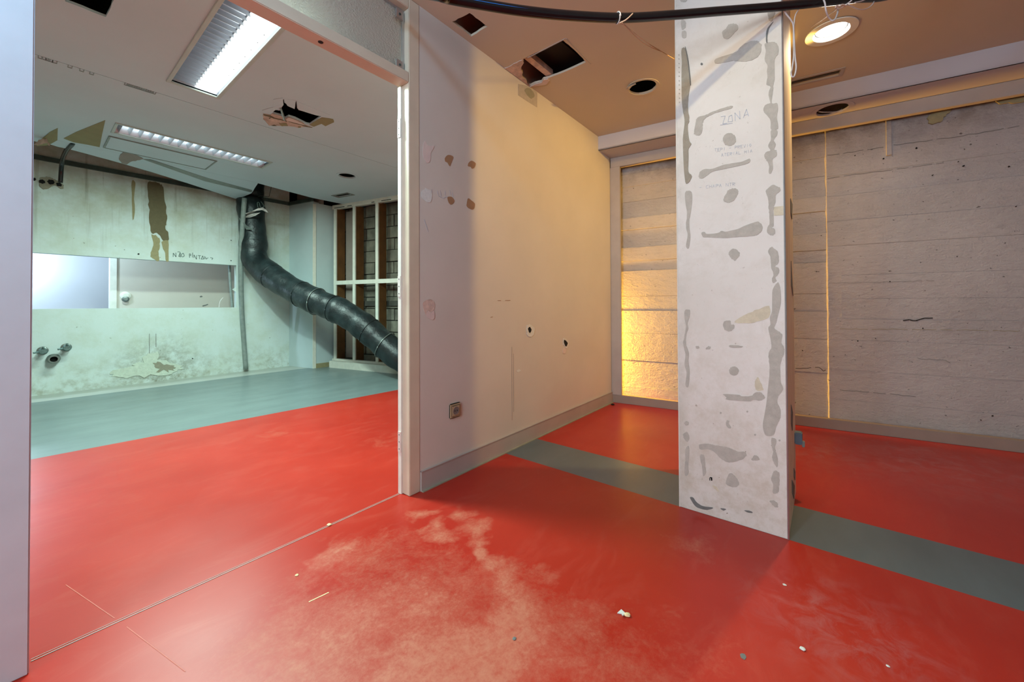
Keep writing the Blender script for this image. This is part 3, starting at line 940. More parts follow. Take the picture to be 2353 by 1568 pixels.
# ---- rear room seen through the opening
wallbox('wall_rear', box((-3, 8.9, 0), (5.2, 9.0, 2.97)), 'soffit', 'cool grey back wall of the rear room')
xa, xb = on_rear(252.5, 640)[0], on_rear(268, 640)[0]
wallbox('wall_rear_panel', box((xb, 7.6, 0), (2.62, 7.7, 2.97)), 'white', 'white panel wall seen through the pass-through')
obj('trim_rear', box((xa, 7.585, 0), (xb, 7.715, 2.97)), 'whiteframe', kind=STR, cat='trim', label='white post at the end of the rear panel wall')
wallbox('wall_rear_end', box((2.62, 6.97, 0), (2.72, 8.9, 2.97)), 'gypsum', 'pinkish end wall of the rear room')
wallbox('wall_rear_side', box((-2.9, 6.97, 0), (-2.8, 8.9, 2.97)), 'white', 'side wall of the rear room')
obj('ceiling', box((-2.9, 7.0, 2.62), (2.7, 8.9, 2.64)), 'ceil_l', kind=STR, cat='ceiling', label='ceiling of the rear room')
wallbox('wall_side', box((-3.1, -4, 0), (-3, 9, 2.97)), 'white', 'white side wall behind the viewer')
wallbox('wall_front', box((-3, -4.1, 0), (5.2, -4, 2.97)), 'white', 'white wall at the front end of the room')
wallbox('wall_outer', box((5.2, -4, 0), (5.3, 9.6, 2.97)), 'dark', 'outer wall')

# ---- back wall: board-marked concrete courses behind a painted frame
back = wallbox('wall_back', obox((BX(-3.9, 0.15), -3.9), (BX(2.8, 0.15), 2.8), -0.10, 0, 2.97), 'conc', 'board-marked concrete wall behind the column')
zs = [0.0] + [on_conc(1490, v)[2] for v in (880, 707, 677, 583, 544, 503, 453, 424, 393)] + [2.45]
zs = [0.0, 0.16, 0.42, 0.70, 0.93, 1.075, 1.335, 1.435, 1.575, 1.755, 1.88, 2.045, 2.20, 2.33, 2.50]
ystep = on_conc(1902, 640)[1]
for i in range(len(zs) - 1):
    g = 0.001
    o1 = 0.13 + random.uniform(-0.006, 0.005)
    obj('board_course', obox((BX(ystep, o1), ystep), (BX(2.46, o1), 2.46), -0.05, zs[i] + g / 2, zs[i + 1] - g / 2), 'conc', back, bevel=0.002)
zs = [0.0, 0.22, 0.46, 0.70, 0.87, 1.03, 1.22, 1.46, 1.66, 1.865, 2.03, 2.50]
for i in range(len(zs) - 1):
    g = 0.0006
    o1 = 0.113 + random.uniform(-0.0012, 0.0012)
    obj('board_course', obox((BX(-3.9, o1), -3.9), (BX(ystep, o1), ystep), -0.05, zs[i] + g / 2, zs[i + 1] - g / 2), 'conc', back, bevel=0.0015)
prof = [(0.010, 0.138), (0.004, 0.120), (-0.004, 0.114), (-0.018, 0.1185), (-0.085, 0.1145), (-0.10, 0.122), (-0.10, 0.15), (0.010, 0.15)]
zz = np.linspace(0.0, 2.42, 41)
V, F = [], []
for z in zz:
    w1, w2 = random.uniform(-.003, .003), random.uniform(-.0012, .0012)
    for a, b in prof:
        V.append((BX(ystep + a, b + w2), ystep + a + (w1 if a > -0.05 else 0), z))
n_ = len(prof)
for k in range(len(zz) - 1):
    for q in range(n_):
        r = (q + 1) % n_
        F.append((k * n_ + q, k * n_ + r, (k + 1) * n_ + r, (k + 1) * n_ + q))
obj('pour_joint_ridge', (V, F), 'conc', back, label='raised pour joint running up the concrete')
Ka = lambda p: px(1780, 220, 3.92, p)
Kb = lambda p: px(1780, 600, 3.136, p)
for P, w, mm in ((Ka([(475, 540), (1015, 460)]), .004, 'lostpaint'), (Ka([(1070, 445), (1600, 375), (2240, 270)]), .004, 'lostpaint'), (Ka([(475, 745), (1100, 660), (1560, 600)]), .003, 'lostpaint'), (Kb([(390, 160), (800, 150), (1180, 140)]), .002, 'lostpaint'),
                 (Kb([(470, 490), (900, 492), (1400, 498), (1797, 506)]), .003, 'scar2'), (Kb([(470, 930), (800, 955), (1050, 985)]), .004, 'lostpaint'), (Kb([(925, 432), (970, 425), (1020, 430), (1080, 412), (1170, 415)]), .007, 'dark'), (Kb([(1030, 703), (1230, 715), (1300, 750)]), .003, 'lostpaint'), (Kb([(150, 775), (320, 768), (350, 790), (385, 785)]), .004, 'dark')):
    Q = []
    for (u0, v0), (u1, v1) in zip(P[:-1], P[1:]):
        m_ = max(2, int(math.hypot(u1 - u0, v1 - v0) / 9))
        Q += [(u0 + (u1 - u0) * t / m_, v0 + (v1 - v0) * t / m_ + random.uniform(-1.0, 1.0)) for t in range(m_)]
    segs, cur = [], []
    for q in Q:
        cur.append(q)
        if len(cur) > 3 and random.random() < 0.22:
            segs.append(cur)
            cur = []
    segs.append(cur)
    strokes('crack', [k for k in segs if len(k) > 1], on_conc, mm, back, w)
b0 = on_back(2046, 275)
obj('formwork_batten', obox((BX(b0[1] - .014, 0.092), b0[1] - .014), (BX(b0[1] + .014, 0.092), b0[1] + .014), -0.022, 2.13, 2.40), 'conc', back)
for q in ([(1380, 1050), (1460, 1000), (1600, 970), (1580, 1010), (1530, 1050), (1490, 1100), (1400, 1120)], [(1990, 910), (2100, 895), (2230, 880), (2230, 920), (2100, 935), (2020, 940)]):
    patch('spalled_edge', px(1780, 0, 3.92, q), on_conc, 'scar2', back, 0.012, 0.006, label='spalled concrete edge')
for q in px(1780, 220, 3.92, [(1420, 718), (1650, 597), (1698, 634), (2105, 641), (978, 570), (722, 541), (1275, 474), (2170, 1000), (1640, 1450)]) + px(1780, 600, 3.136, [(725, 558), (597, 576), (1066, 485), (960, 425), (1020, 428), (1568, 1115), (1483, 1145), (200, 645), (830, 148)]):
    P = on_conc(*q)
    r = random.uniform(0.003, 0.006)
    obj('pit', prism(circ(P - nB * 0.003, dB, EZ, r, 9, 0.4), -nB * 0.006), 'black', back)
fr = empty('window_2', (BX(0.19), 0.19, 0), 'painted wide frame round the bare concrete wall', 'frame', kind=STR)
yl = on_back(1426, 640)[1]
obj('sill', obox((BX(-3.9), -3.9), (BX(PW - .002), PW - .002), -0.05, 0, 0.078), 'sill', fr, bevel=0.003)
obj('head', obox((BX(-3.9), -3.9), (BX(PW - .002), PW - .002), -0.05, 2.385, bz), 'trim', fr, bevel=0.003)
obj('jamb', obox((BX(yl), yl), (BX(PW + .06), PW + .06), -0.04, 0.078, 2.385), 'trim', fr, bevel=0.003)
wallbox('wall_light_stop', join(obox((BX(2.5, -0.02), 2.5), (BX(PW + .02, -0.02), PW + .02), 0.04, 0, 2.97), box((3.60, 2.46, 0), (4.1, 2.54, 2.97))), 'white', 'unseen light stop closing the lamp niche behind the partition')  # unseen; closed and capped to keep the gold light out of the left room

# ================================================================== THINGS
# ---- column
colm = empty('column', (2.27, 0.35, 0), 'battered white square column with grey glue marks and a crumbling edge, standing on the grey stripe', 'column')
obj('shaft', box((2.025, 0.13, 0), (2.56, 0.57, 2.97)), None, colm, mats=['column', 'colside'], midx=[0, 0, 1, 0, 0, 0], bevel=0.002)
obj('corner_bead', tube([(2.026, 0.131, 0.0), (2.026, 0.131, 2.6)], 0.004, 6, 1), 'alu', colm)
obj('corner_bead', tube([(2.026, 0.569, 0.0), (2.026, 0.569, 2.6)], 0.003, 6, 1), 'whiteframe', colm)
C7 = lambda p: px(1400, 0, 3.92, p)
C3 = lambda p: px(1380, 300, 3.92, p)
C4 = lambda p: px(1380, 640, 4.356, p)
C5 = lambda p: px(1500, 880, 3.92, p)
circle = lambda cx, cy, r, n=14: [(cx + r * math.cos(6.283 * i / n), cy + r * math.sin(6.283 * i / n)) for i in range(n)]
marks = [C7([(1020, 290), (1050, 260), (1075, 225), (1120, 213), (1155, 225), (1158, 265), (1120, 305), (1095, 335), (1060, 355), (1025, 335)]),
         C7([(950, 540), (1000, 515), (1050, 500), (1150, 465), (1180, 425), (1240, 385), (1310, 367), (1350, 380), (1372, 410), (1365, 470), (1330, 520), (1250, 552), (1180, 555), (1120, 548), (1050, 562), (990, 572), (955, 570)]),
         C7([(765, 1190), (780, 1090), (805, 1055), (860, 1040), (940, 1005), (1040, 970), (1090, 955), (1112, 960), (1100, 978), (1020, 1000), (930, 1030), (870, 1065), (845, 1100), (840, 1170), (825, 1210), (790, 1222), (768, 1210)]),
         C7(circle(1083, 1257, 58)),
         C3([(885, 410), (900, 370), (940, 348), (1010, 345), (1130, 305), (1260, 285), (1320, 262), (1340, 255), (1350, 270), (1320, 300), (1220, 325), (1100, 350), (1010, 372), (960, 405), (920, 432), (890, 428)]),
         C3([(1108, 620), (1125, 580), (1150, 540), (1190, 523), (1235, 530), (1238, 570), (1210, 620), (1160, 652), (1115, 640)]),
         C3([(912, 920), (940, 915), (960, 932), (1050, 925), (1090, 905), (1130, 912), (1230, 890), (1300, 858), (1380, 830), (1420, 822), (1450, 850), (1457, 890), (1420, 935), (1370, 950), (1220, 962), (1100, 968), (980, 962), (925, 960)]),
         C3([(1155, 1100), (1180, 1072), (1210, 1068), (1245, 1090), (1255, 1120), (1235, 1150), (1212, 1172), (1175, 1150), (1158, 1125)]),
         C7([(1430, 110), (1490, 100), (1480, 160), (1465, 190), (1440, 180)]),
         C7([(1400, 400), (1440, 380), (1500, 385), (1525, 430), (1520, 490), (1490, 540), (1490, 700), (1480, 760), (1470, 850), (1465, 930), (1510, 930), (1520, 980), (1510, 1060), (1520, 1120), (1515, 1165), (1457, 1165), (1455, 1110), (1440, 1060), (1400, 1020), (1390, 980), (1410, 945), (1450, 930), (1440, 880), (1435, 840), (1450, 780), (1415, 760), (1425, 700), (1420, 640), (1425, 590), (1400, 540), (1410, 460)]),
         C3([(1535, 0), (1590, 0), (1590, 40), (1560, 90), (1580, 120), (1565, 175), (1587, 180), (1585, 230), (1550, 260), (1553, 340), (1535, 385), (1515, 380), (1518, 320), (1495, 270), (1475, 230), (1490, 195), (1530, 180), (1510, 140), (1535, 80)]),
         C3([(1490, 540), (1520, 510), (1555, 490), (1615, 515), (1618, 545), (1580, 580), (1575, 650), (1560, 700), (1560, 850), (1540, 875), (1570, 890), (1568, 935), (1530, 943), (1500, 915), (1505, 870), (1522, 840), (1520, 760), (1515, 700), (1510, 620), (1490, 560)]),
         C3([(1510, 1085), (1540, 1048), (1570, 1070), (1600, 1105), (1605, 1190), (1570, 1225), (1605, 1240), (1605, 1290), (1575, 1325), (1585, 1355), (1550, 1370), (1545, 1330), (1558, 1300), (1535, 1220), (1530, 1140), (1515, 1110)]),
         C4([(1725, 110), (1775, 40), (1800, 110), (1805, 240), (1775, 370), (1760, 440), (1740, 500), (1790, 535), (1820, 570), (1810, 640), (1838, 700), (1835, 760), (1800, 850), (1800, 960), (1805, 1040), (1828, 1110), (1780, 1180), (1770, 1240), (1800, 1310), (1800, 1390), (1760, 1480), (1730, 1568), (1650, 1568), (1625, 1470), (1640, 1370), (1660, 1250), (1675, 1110), (1690, 960), (1690, 850), (1680, 750), (1710, 690), (1700, 600), (1680, 500), (1700, 460), (1695, 390), (1715, 330), (1718, 200)]),
         C5([(1070, 500), (1110, 510), (1112, 545), (1100, 580), (1110, 620), (1128, 700), (1120, 760), (1090, 720), (1075, 670), (1085, 620), (1070, 560)]),
         C5([(1075, 830), (1090, 800), (1120, 795), (1142, 820), (1140, 900), (1135, 980), (1100, 998), (1080, 985), (1085, 930), (1070, 870)]),
         C5([(1055, 1070), (1080, 1058), (1125, 1085), (1125, 1120), (1095, 1115)]),
         C5([(420, 560), (480, 548), (560, 562), (640, 572), (700, 590), (770, 620), (825, 620), (845, 655), (800, 690), (700, 715), (640, 700), (600, 670), (550, 620), (500, 600), (430, 600)]),
         C5([(890, 685), (925, 652), (965, 690), (905, 702)]), C5([(425, 660), (460, 652), (475, 740), (480, 810), (455, 838), (445, 760)]), C5([(660, 900), (690, 815), (740, 840), (780, 910), (740, 942), (680, 925)]),
         C4([(1230, 1158), (1380, 1165), (1420, 1180), (1510, 1175), (1545, 1145), (1600, 1140), (1640, 1180), (1640, 1205), (1590, 1225), (1540, 1215), (1480, 1230), (1270, 1215), (1260, 1190)]),
         C4([(1235, 430), (1300, 422), (1305, 460), (1340, 465), (1320, 520), (1260, 525), (1232, 490)]), C4([(1300, 668), (1420, 678), (1400, 695), (1300, 692)]), C4(circle(1335, 928, 47)), C4([(1050, 705), (1080, 678), (1105, 692), (1085, 710)]), C4([(955, 680), (985, 680), (985, 700), (958, 700)]),
         C3([(765, 555), (820, 555), (825, 640), (810, 760), (800, 850), (810, 960), (795, 1060), (770, 1040), (785, 940), (770, 860), (780, 750), (765, 650)]),
         C4([(845, 320), (895, 320), (890, 390), (870, 450), (880, 500), (860, 560), (855, 650), (885, 750), (880, 830), (893, 940), (880, 1080), (850, 1070), (862, 950), (842, 860), (850, 760), (828, 660), (840, 580), (855, 480), (842, 400)]),
         C5([(275, 460), (310, 445), (330, 500), (310, 530), (280, 500)]), C5([(295, 600), (325, 570), (328, 650), (320, 760), (325, 810), (300, 840), (285, 800), (295, 700)]), C5(circle(305, 365, 18)), C5([(665, 345), (690, 340), (685, 370), (705, 400), (690, 412), (662, 385)]),
         C7([(640, 0), (700, 0), (680, 20), (650, 15)]), C7([(650, 180), (685, 190), (690, 240), (665, 270), (650, 250)]), C7([(655, 285), (690, 280), (690, 340), (660, 340)])]
for q in marks:
    patch('glue_mark', q, on_col, 'glue', colm, 0.0012, 0.0018, 5, label='grey glue residue')
for q in (C7([(652, 450), (685, 436), (705, 530), (720, 650), (730, 760), (715, 870), (710, 980), (722, 1080), (708, 1140), (720, 1260), (740, 1300), (715, 1340), (715, 1420), (712, 1530), (722, 1560), (745, 1590), (720, 1640), (690, 1650), (675, 1540), (668, 1400), (665, 1250), (680, 1100), (665, 1000), (655, 900), (652, 700), (655, 560)]),):
    patch('crumbled_groove', q, on_col, 'groove', colm, 0.003, 0.002, 5, label='crumbling groove of exposed render')
patch('groove_lip', C7([(685, 430), (692, 440), (712, 530), (727, 650), (737, 755), (730, 760), (720, 655), (705, 535)]), on_col, 'lostpaint', colm, 0.006, 0.0006, 4)
patch('plaster_tear', C7([(1480, 195), (1440, 260), (1425, 330), (1425, 390), (1412, 370), (1415, 290), (1430, 250)]), on_col, 'lostpaint', colm, 0.002, 0.0008, 4)
for q in ([(335, 1035), (365, 1035), (395, 1075), (450, 1110), (545, 1125), (490, 1145), (420, 1130), (375, 1100)], [(610, 1130), (660, 1138), (635, 1150)], [(825, 1150), (880, 1155), (900, 1172), (860, 1170)]):
    patch('bare_patch', C5(q), on_col, 'lostpaint', colm, 0.001, 0.0008, 4, label='dark grey bare patch')
for q in (C4([(1340, 440), (1400, 390), (1500, 340), (1600, 300), (1690, 275), (1695, 380), (1620, 420), (1480, 450)]), C4([(1545, 1050), (1575, 985), (1610, 1060), (1630, 1120), (1560, 1120)]), C5([(540, 930), (570, 935), (600, 980), (570, 970)])):
    patch('yellow_stain', q, on_col, 'stain', colm, 0.0005, 0.002, 5, label='faint yellow stain')
patch('taped_square', C3([(1560, 690), (1648, 680), (1655, 762), (1562, 768)]), on_col, 'stain', colm, 0.0008, 0.0005, 3, smooth=False)
patch('nail_hole', C7(circle(833, 578, 11)), on_col, 'lostpaint', colm, 0.001, 0.0004, 3)
for q in ((612, 272), (852, 259), (922, 468), (1142, 519)):
    patch('nail_hole', C5(circle(*q, 9, 8)), on_col, 'glue', colm, 0.001, 0.0004, 3)
for i, y in enumerate(range(495, 960, 78)):
    for k in (0, 36):
        patch('bead_hole', C7(circle(628 + i, y + k, 6, 8)), on_col, 'glue', colm, 0.0008, 0.0001, 2)
txt = [[(1005, 1052), (1045, 1045), (1022, 1118), (1062, 1110)], [(1078, 1050), (1070, 1100), (1110, 1094), (1104, 1036), (1078, 1050)], [(1135, 1090), (1132, 1018), (1178, 1072), (1174, 1000)], [(1208, 1062), (1236, 985), (1256, 1048)], [(1216, 1040), (1248, 1030)], [(1000, 1128), (1110, 1110)]]
strokes('pencil_writing', [C7(k) for k in txt], on_col, 'faint', colm, 0.0022, label='faint pencil word ZONA')


def scribble(text, x, y, dx, dy, w, h):
    G = {'T': [[(0, 0), (1, 0)], [(.5, 0), (.5, 1)]], 'E': [[(1, 0), (0, 0), (0, 1), (1, 1)], [(0, .5), (.8, .5)]], 'P': [[(0, 1), (0, 0), (1, .1), (1, .45), (0, .5)]], 'R': [[(0, 1), (0, 0), (1, .1), (1, .4), (0, .5), (1, 1)]], 'V': [[(0, 0), (.5, 1), (1, 0)]],
         'I': [[(.5, 0), (.5, 1)]], 'O': [[(.5, 0), (0, .5), (.5, 1), (1, .5), (.5, 0)]], 'C': [[(1, 0), (.2, .1), (0, .6), (.3, 1), (1, .9)]], 'H': [[(0, 0), (0, 1)], [(1, 0), (1, 1)], [(0, .5), (1, .5)]], 'A': [[(0, 1), (.5, 0), (1, 1)], [(.2, .6), (.8, .6)]], '-': [[(0, .5), (1, .5)]], 'N': [[(0, 1), (0, 0), (1, 1), (1, 0)]], 'M': [[(0, 1), (.1, 0), (.5, .7), (.9, 0), (1, 1)]], 'L': [[(0, 0), (0, 1), (1, 1)]]}
    out = []
    for i, ch in enumerate(text):
        for ln in G.get(ch, []):
            out.append([(x + dx * i + a * w, y + dy * i + b * h - a * 2) for a, b in ln])
    return out


strokes('pencil_writing', [C7(k) for k in scribble('TEPI - PREVIO', 950, 1340, 26, -3.6, 17, 26)], on_col, 'faint', colm, 0.0012, label='faint second line of pencil')
strokes('pencil_writing', [C7(k) for k in scribble('ATERIAL HIA', 1010, 1385, 26, -3.6, 17, 26)], on_col, 'faint', colm, 0.0012, label='faint third line of pencil')
strokes('pencil_writing', [C3(k) for k in scribble('- CHAPA NTR', 890, 500, 30, -3, 20, 28)], on_col, 'faint', colm, 0.0012, label='faint lower line of pencil')
strokes('pen_mark', [C5(k) for k in ([(513, 880), (513, 858), (524, 850), (526, 868)], [(526, 880), (528, 852), (536, 858), (528, 866), (537, 874), (528, 880)])], on_col, 'black', colm, 0.003, label='small black pen mark')
for (u, v, du, dv) in ((1820, 640, 3, 40), (1819, 960, 2, 30), (1822, 1125, 3, 22), (1818, 480, 2, 24), (1825, 1090, 1.5, 14)):
    P = [on_cols(u - du, v - dv), on_cols(u + du, v - dv * .4), on_cols(u + du * .6, v + dv), on_cols(u - du * .8, v + dv * .4)]
    P = [k for k in P if 2.03 < k[0] < 2.53 and k[2] > 0.01]
    if len(P) > 2:
        obj('edge_chip', prism([k - np.array([0, .0005, 0]) for k in P], (0, -0.002, 0)), 'lostpaint', colm)
bb = on_cols(1829, 1045)
box1 = empty('junction_box', (2.50, 0.11, 0.30), 'small blue-grey plastic box fixed low on the column side', 'junction box')
obj('body', box((2.475, 0.098, 0.275), (2.525, 0.130, 0.335)), 'bluebox', box1, bevel=0.004)
obj('cover_flap', box((2.488, 0.088, 0.262), (2.512, 0.100, 0.292)), 'pvc', box1, bevel=0.003)

# ---- black water pipe with blue stripe
PP = [depth(1000, -12, 1.30), depth(1030, -4, 1.32), depth(1100, 9, 1.36), depth(1200, 25, 1.41), depth(1310, 36, 1.47), depth(1430, 41, 1.53), depth(1540, 35, 1.58), depth(1650, 26, 1.61), depth(1790, 15, 1.64), depth(1880, 6, 1.66), depth(1960, -3, 1.70), depth(2060, -16, 1.76)]
PP = [np.array([1.05, 1.64, 2.50]), np.array([1.02, 1.45, 2.38])] + PP + [PP[-1] + np.array([0.10, -0.20, 0.12]), PP[-1] + np.array([0.14, -0.34, 0.36])]
pipe = empty('water_pipe', PP[5], 'black plastic water pipe with a thin blue stripe slung in front of the column top', 'pipe')
PC = crom(PP, 10)
obj('tubing', tube(PC, 0.0172, 16, 1), 'blackpipe', pipe, smooth=True)
toC = [CAM - p for p in PC]
st = []
for p, c in zip(PC, toC):
    c = c / np.linalg.norm(c)
    up = np.array([0, 0, 1.0]) - c * c[2]
    up = up / np.linalg.norm(up)
    st.append(p + (c * 0.86 + up * 0.51) * 0.0170)
obj('blue_stripe', tube(st, 0.0011, 6, 1), 'blue', pipe, label='thin blue stripe')
tp = min(range(len(PC)), key=lambda i: np.linalg.norm(PC[i] - depth(1418, 41, 1.525)))
tie = empty('tie_wire', PC[tp], 'twisted beige wire tying the black pipe to the ceiling', 'wire')
t = PC[tp + 1] - PC[tp]
t = t / np.linalg.norm(t)
a = np.cross(t, EZ)
a = a / np.linalg.norm(a)
b = np.cross(t, a)
lp = [PC[tp] + (a * math.cos(q) + b * math.sin(q)) * 0.0195 + t * 0.003 * q / 6 for q in np.linspace(0, 6.6, 14)]
obj('wire_loop', tube(lp, 0.0024, 7, 2), 'wire', tie, smooth=True)
e = on_ceil(1549, 135.5)
wl = [depth(1454, 15 + 16, 1.51), depth(1445, 40, 1.50), depth(1436, 47, 1.505), depth(1424, 53, 1.51), depth(1431, 54, 1.52)]
obj('wire_tail', tube(wl, 0.0024, 7, 4), 'tan', tie, smooth=True)
s = depth(1430, 53, 1.53)
obj('wire_strand', tube([s, s + (e - s) * 0.35 + (0, 0, -0.012), s + (e - s) * 0.7 + (0, 0, -0.006), e], 0.0022, 6, 5), 'tan', tie, smooth=True)
obj('wire_strand', tube([s + (0.004, 0, 0), s + (e - s) * 0.3 + (0, 0.004, -0.022), s + (e - s) * 0.62 + (0, 0, -0.010)], 0.0018, 6, 5), 'tan', tie, smooth=True)

# ---- white cables
Z8 = lambda pts: px(1760, 0, 8.71, pts)


def cable(label, pts, ts, r=0.0032, mat='wire', name='cable'):
    P = [depth(u, v, tt) for (u, v), tt in zip(pts, ts)]
    return obj(name, tube(P, r, 7, 6), mat, smooth=True, label=label, cat='cable', group='loose cables round the pipe')


cable('white cable looping down from the pipe beside the column edge', Z8([(350, 190), (420, 300), (500, 400), (550, 520), (555, 800), (560, 1100), (520, 1380), (500, 1450), (520, 1535), (570, 1520), (605, 1350), (585, 1150), (570, 900), (560, 600)]), [1.655, 1.66, 1.665, 1.67, 1.68, 1.68, 1.68, 1.68, 1.68, 1.68, 1.68, 1.68, 1.68, 1.675])
cable('thin grey cable running from the pipe into the hanging loop', Z8([(680, 170), (620, 240), (580, 340), (565, 480), (560, 600)]), [1.655, 1.66, 1.665, 1.67, 1.675], 0.0022)
cable('white cable dropping over the pipe in front of the lit downlight', Z8([(1150, -15), (1180, 60), (1200, 200), (1240, 320), (1290, 390), (1340, 415), (1390, 370), (1430, 270), (1440, 200)]), [1.635, 1.632, 1.635, 1.65, 1.66, 1.66, 1.66, 1.67, 1.68])
cable('thin cable crossing from the knot to the ceiling beside the downlight', Z8([(1440, 160), (1370, 220), (1280, 280), (1150, 380), (950, 520), (640, 735)]), [1.68, 1.72, 1.78, 1.95, 2.25, 2.62], 0.002)
cable('knotted brown twine round the pipe', Z8([(1390, 160), (1420, 110), (1480, 130), (1520, 90), (1600, 110), (1560, 130), (1450, 180), (1400, 150)]), [1.66, 1.655, 1.655, 1.65, 1.655, 1.66, 1.665, 1.66], 0.0028, 'gypsum', 'twine')
cable('white wire loop hanging past the end of the pipe', Z8([(1640, 95), (1720, 130), (1850, 185), (1980, 185), (2100, 120), (2160, 40), (2150, -20)]), [1.66, 1.67, 1.69, 1.71, 1.72, 1.73, 1.75], 0.0022)
cable('short white wire lying along the pipe end', Z8([(1610, 90), (1700, 20), (1720, -15)]), [1.655, 1.65, 1.65], 0.0030)
cable('thin pale wire slanting under the pipe end', Z8([(1780, 50), (1900, 25), (1990, -10)]), [1.66, 1.67, 1.68], 0.0022)

# ---- lit downlight
ex, ey = np.array([1, 0, 0.0]), np.array([0, 1.0, 0])
dl = empty('downlight', (3.0, -0.045, ZC), 'lit round recessed downlight with a pale ring in the front ceiling', 'ceiling light')
obj('rim', ring(c_down - (0, 0, 0.004), ex, ey, 0.088, 0.125, (0, 0, -0.006), 48), 'whiteframe', dl, smooth=False)
obj('reflector', lathe(c_down, (0, 0, 1), [(0.090, -0.006), (0.084, 0.004), (0.078, 0.012)], 32, cap=False), 'whiteframe', dl, smooth=True)
for i in range(10):
    a0 = 2 * math.pi * (i + 0.2) / 10
    a1 = a0 + 0.38
    P = [c_down + (math.cos(q) * r, math.sin(q) * r, 0.001) for q, r in ((a0, 0.086), (a1, 0.086), (a1, 0.080), (a0, 0.080))]
    obj('reflector_facet', prism(P, (0, 0, 0.003)), 'lens', dl)
obj('diffuser', lathe(c_down + (0, 0, 0.012), (0, 0, 1), [(0.074, 0), (0.074, 0.004)], 32), 'lens', dl)
win = empty('fill_window', (-2.98, 0.2, 1.0), 'unseen glowing window added in the side wall to light the column', 'window', kind=STR)
obj('pane', box((-2.99, -0.45, 1.0), (-2.98, 0.85, 2.2)), 'fillpane', win)  # glowing pane of the added window, out of view
for a0, a1, b0, b1 in ((-0.5, -0.45, 0.95, 2.25), (0.85, 0.9, 0.95, 2.25), (-0.45, 0.85, 0.95, 1.0), (-0.45, 0.85, 2.2, 2.25)):
    obj('casing', box((-3.0, a0, b0), (-2.96, a1, b1)), 'whiteframe', win)
# ---- empty rings of the removed downlights
r1 = empty('downlight_ring', c_round, 'empty round downlight cut-out with a torn lip near the partition', 'light opening')
obj('rim', ring(c_round - (0, 0, .001), ex, ey, 0.100, 0.118, (0, 0, -0.003), 36), 'ceil', r1)
P = [on_ceil(*k) - (0, 0, dz) for k, dz in zip(C7([(150, 800), (165, 760), (235, 725), (240, 745), (205, 770), (180, 805)]), (0.004, 0.02, 0.022, 0.012, 0.006, 0.003))]
obj('torn_flap', prism(P, (0, 0, 0.002)), 'soffit', r1)
r2 = empty('downlight_ring', SH, 'empty round downlight cut-out in the soffit over the concrete wall', 'light opening')
obj('rim', ring(SH - (0, 0, .001), ex, ey, 0.100, 0.132, (0, 0, -0.002), 36), 'soffit', r2)
for i in range(5):
    q = math.pi * (0.72 + i * 0.10)
    P = SH + np.array([math.cos(q), math.sin(q), 0]) * 0.097
    d1 = np.array([-math.sin(q), math.cos(q), 0])
    obj('tooth', prism([P - d1 * 0.013 + (0, 0, .01), P + d1 * 0.013 + (0, 0, .01), P - np.array([math.cos(q), math.sin(q), 0]) * 0.03 + (0, 0, .012)], (0, 0, 0.002)), 'alu', r2)
obj('loose_wire', tube([SH + (0.02, 0.1, 0.03), SH + (-0.01, 0.06, -0.004), SH + (0.06, -0.02, 0.0), SH + (0.09, -0.06, 0.02)], 0.003, 6, 5), 'wire', r2)
r3 = empty('downlight_ring', c_rl, 'empty round downlight cut-out in the left room ceiling', 'light opening')
obj('rim', ring(c_rl - (0, 0, .001), ex, ey, 0.100, 0.125, (0, 0, -0.004), 36), 'ceil_l', r3)


def vent(name, label, c, d, n, L2, W2, rim, mat):
    v = empty(name, c, label, 'air vent')
    R = []
    for a0, a1, b0, b1 in ((-L2 - rim, L2 + rim, -W2 - rim, -W2), (-L2 - rim, L2 + rim, W2, W2 + rim), (-L2 - rim, -L2, -W2, W2), (L2, L2 + rim, -W2, W2)):
        R.append(prism([c + d * a + n * b + (0, 0, -0.001) for a, b in ((a0, b0), (a1, b0), (a1, b1), (a0, b1))], (0, 0, -0.005)))
    for q in R:
        obj('rim', q, mat, v)
    k = 4
    for i in range(k):
        b = -W2 + (i + 0.5) * 2 * W2 / k
        P = [c + d * a + n * (b + w) + (0, 0, z) for a, w, z in ((-L2, -0.009, 0.002), (L2, -0.009, 0.002), (L2, 0.006, 0.014), (-L2, 0.006, 0.014))]
        obj('slat', prism(P, (0, 0, 0.0018)), mat, v)
    obj('dark_box', prism([c + d * a + n * b + (0, 0, 0.06) for a, b in ((-L2, -W2), (L2, -W2), (L2, W2), (-L2, W2))], (0, 0, 0.01)), 'dark', v)
    return v


vent('air_vent', 'narrow metal air grille in the front ceiling beside the soffit', vc, dB, nB, 0.139, 0.039, 0.022, 'trim')
vent('air_vent', 'small grey air grille in the left room ceiling near the chase', vl, dF, nF, 0.149, 0.049, 0.02, 'pvc')

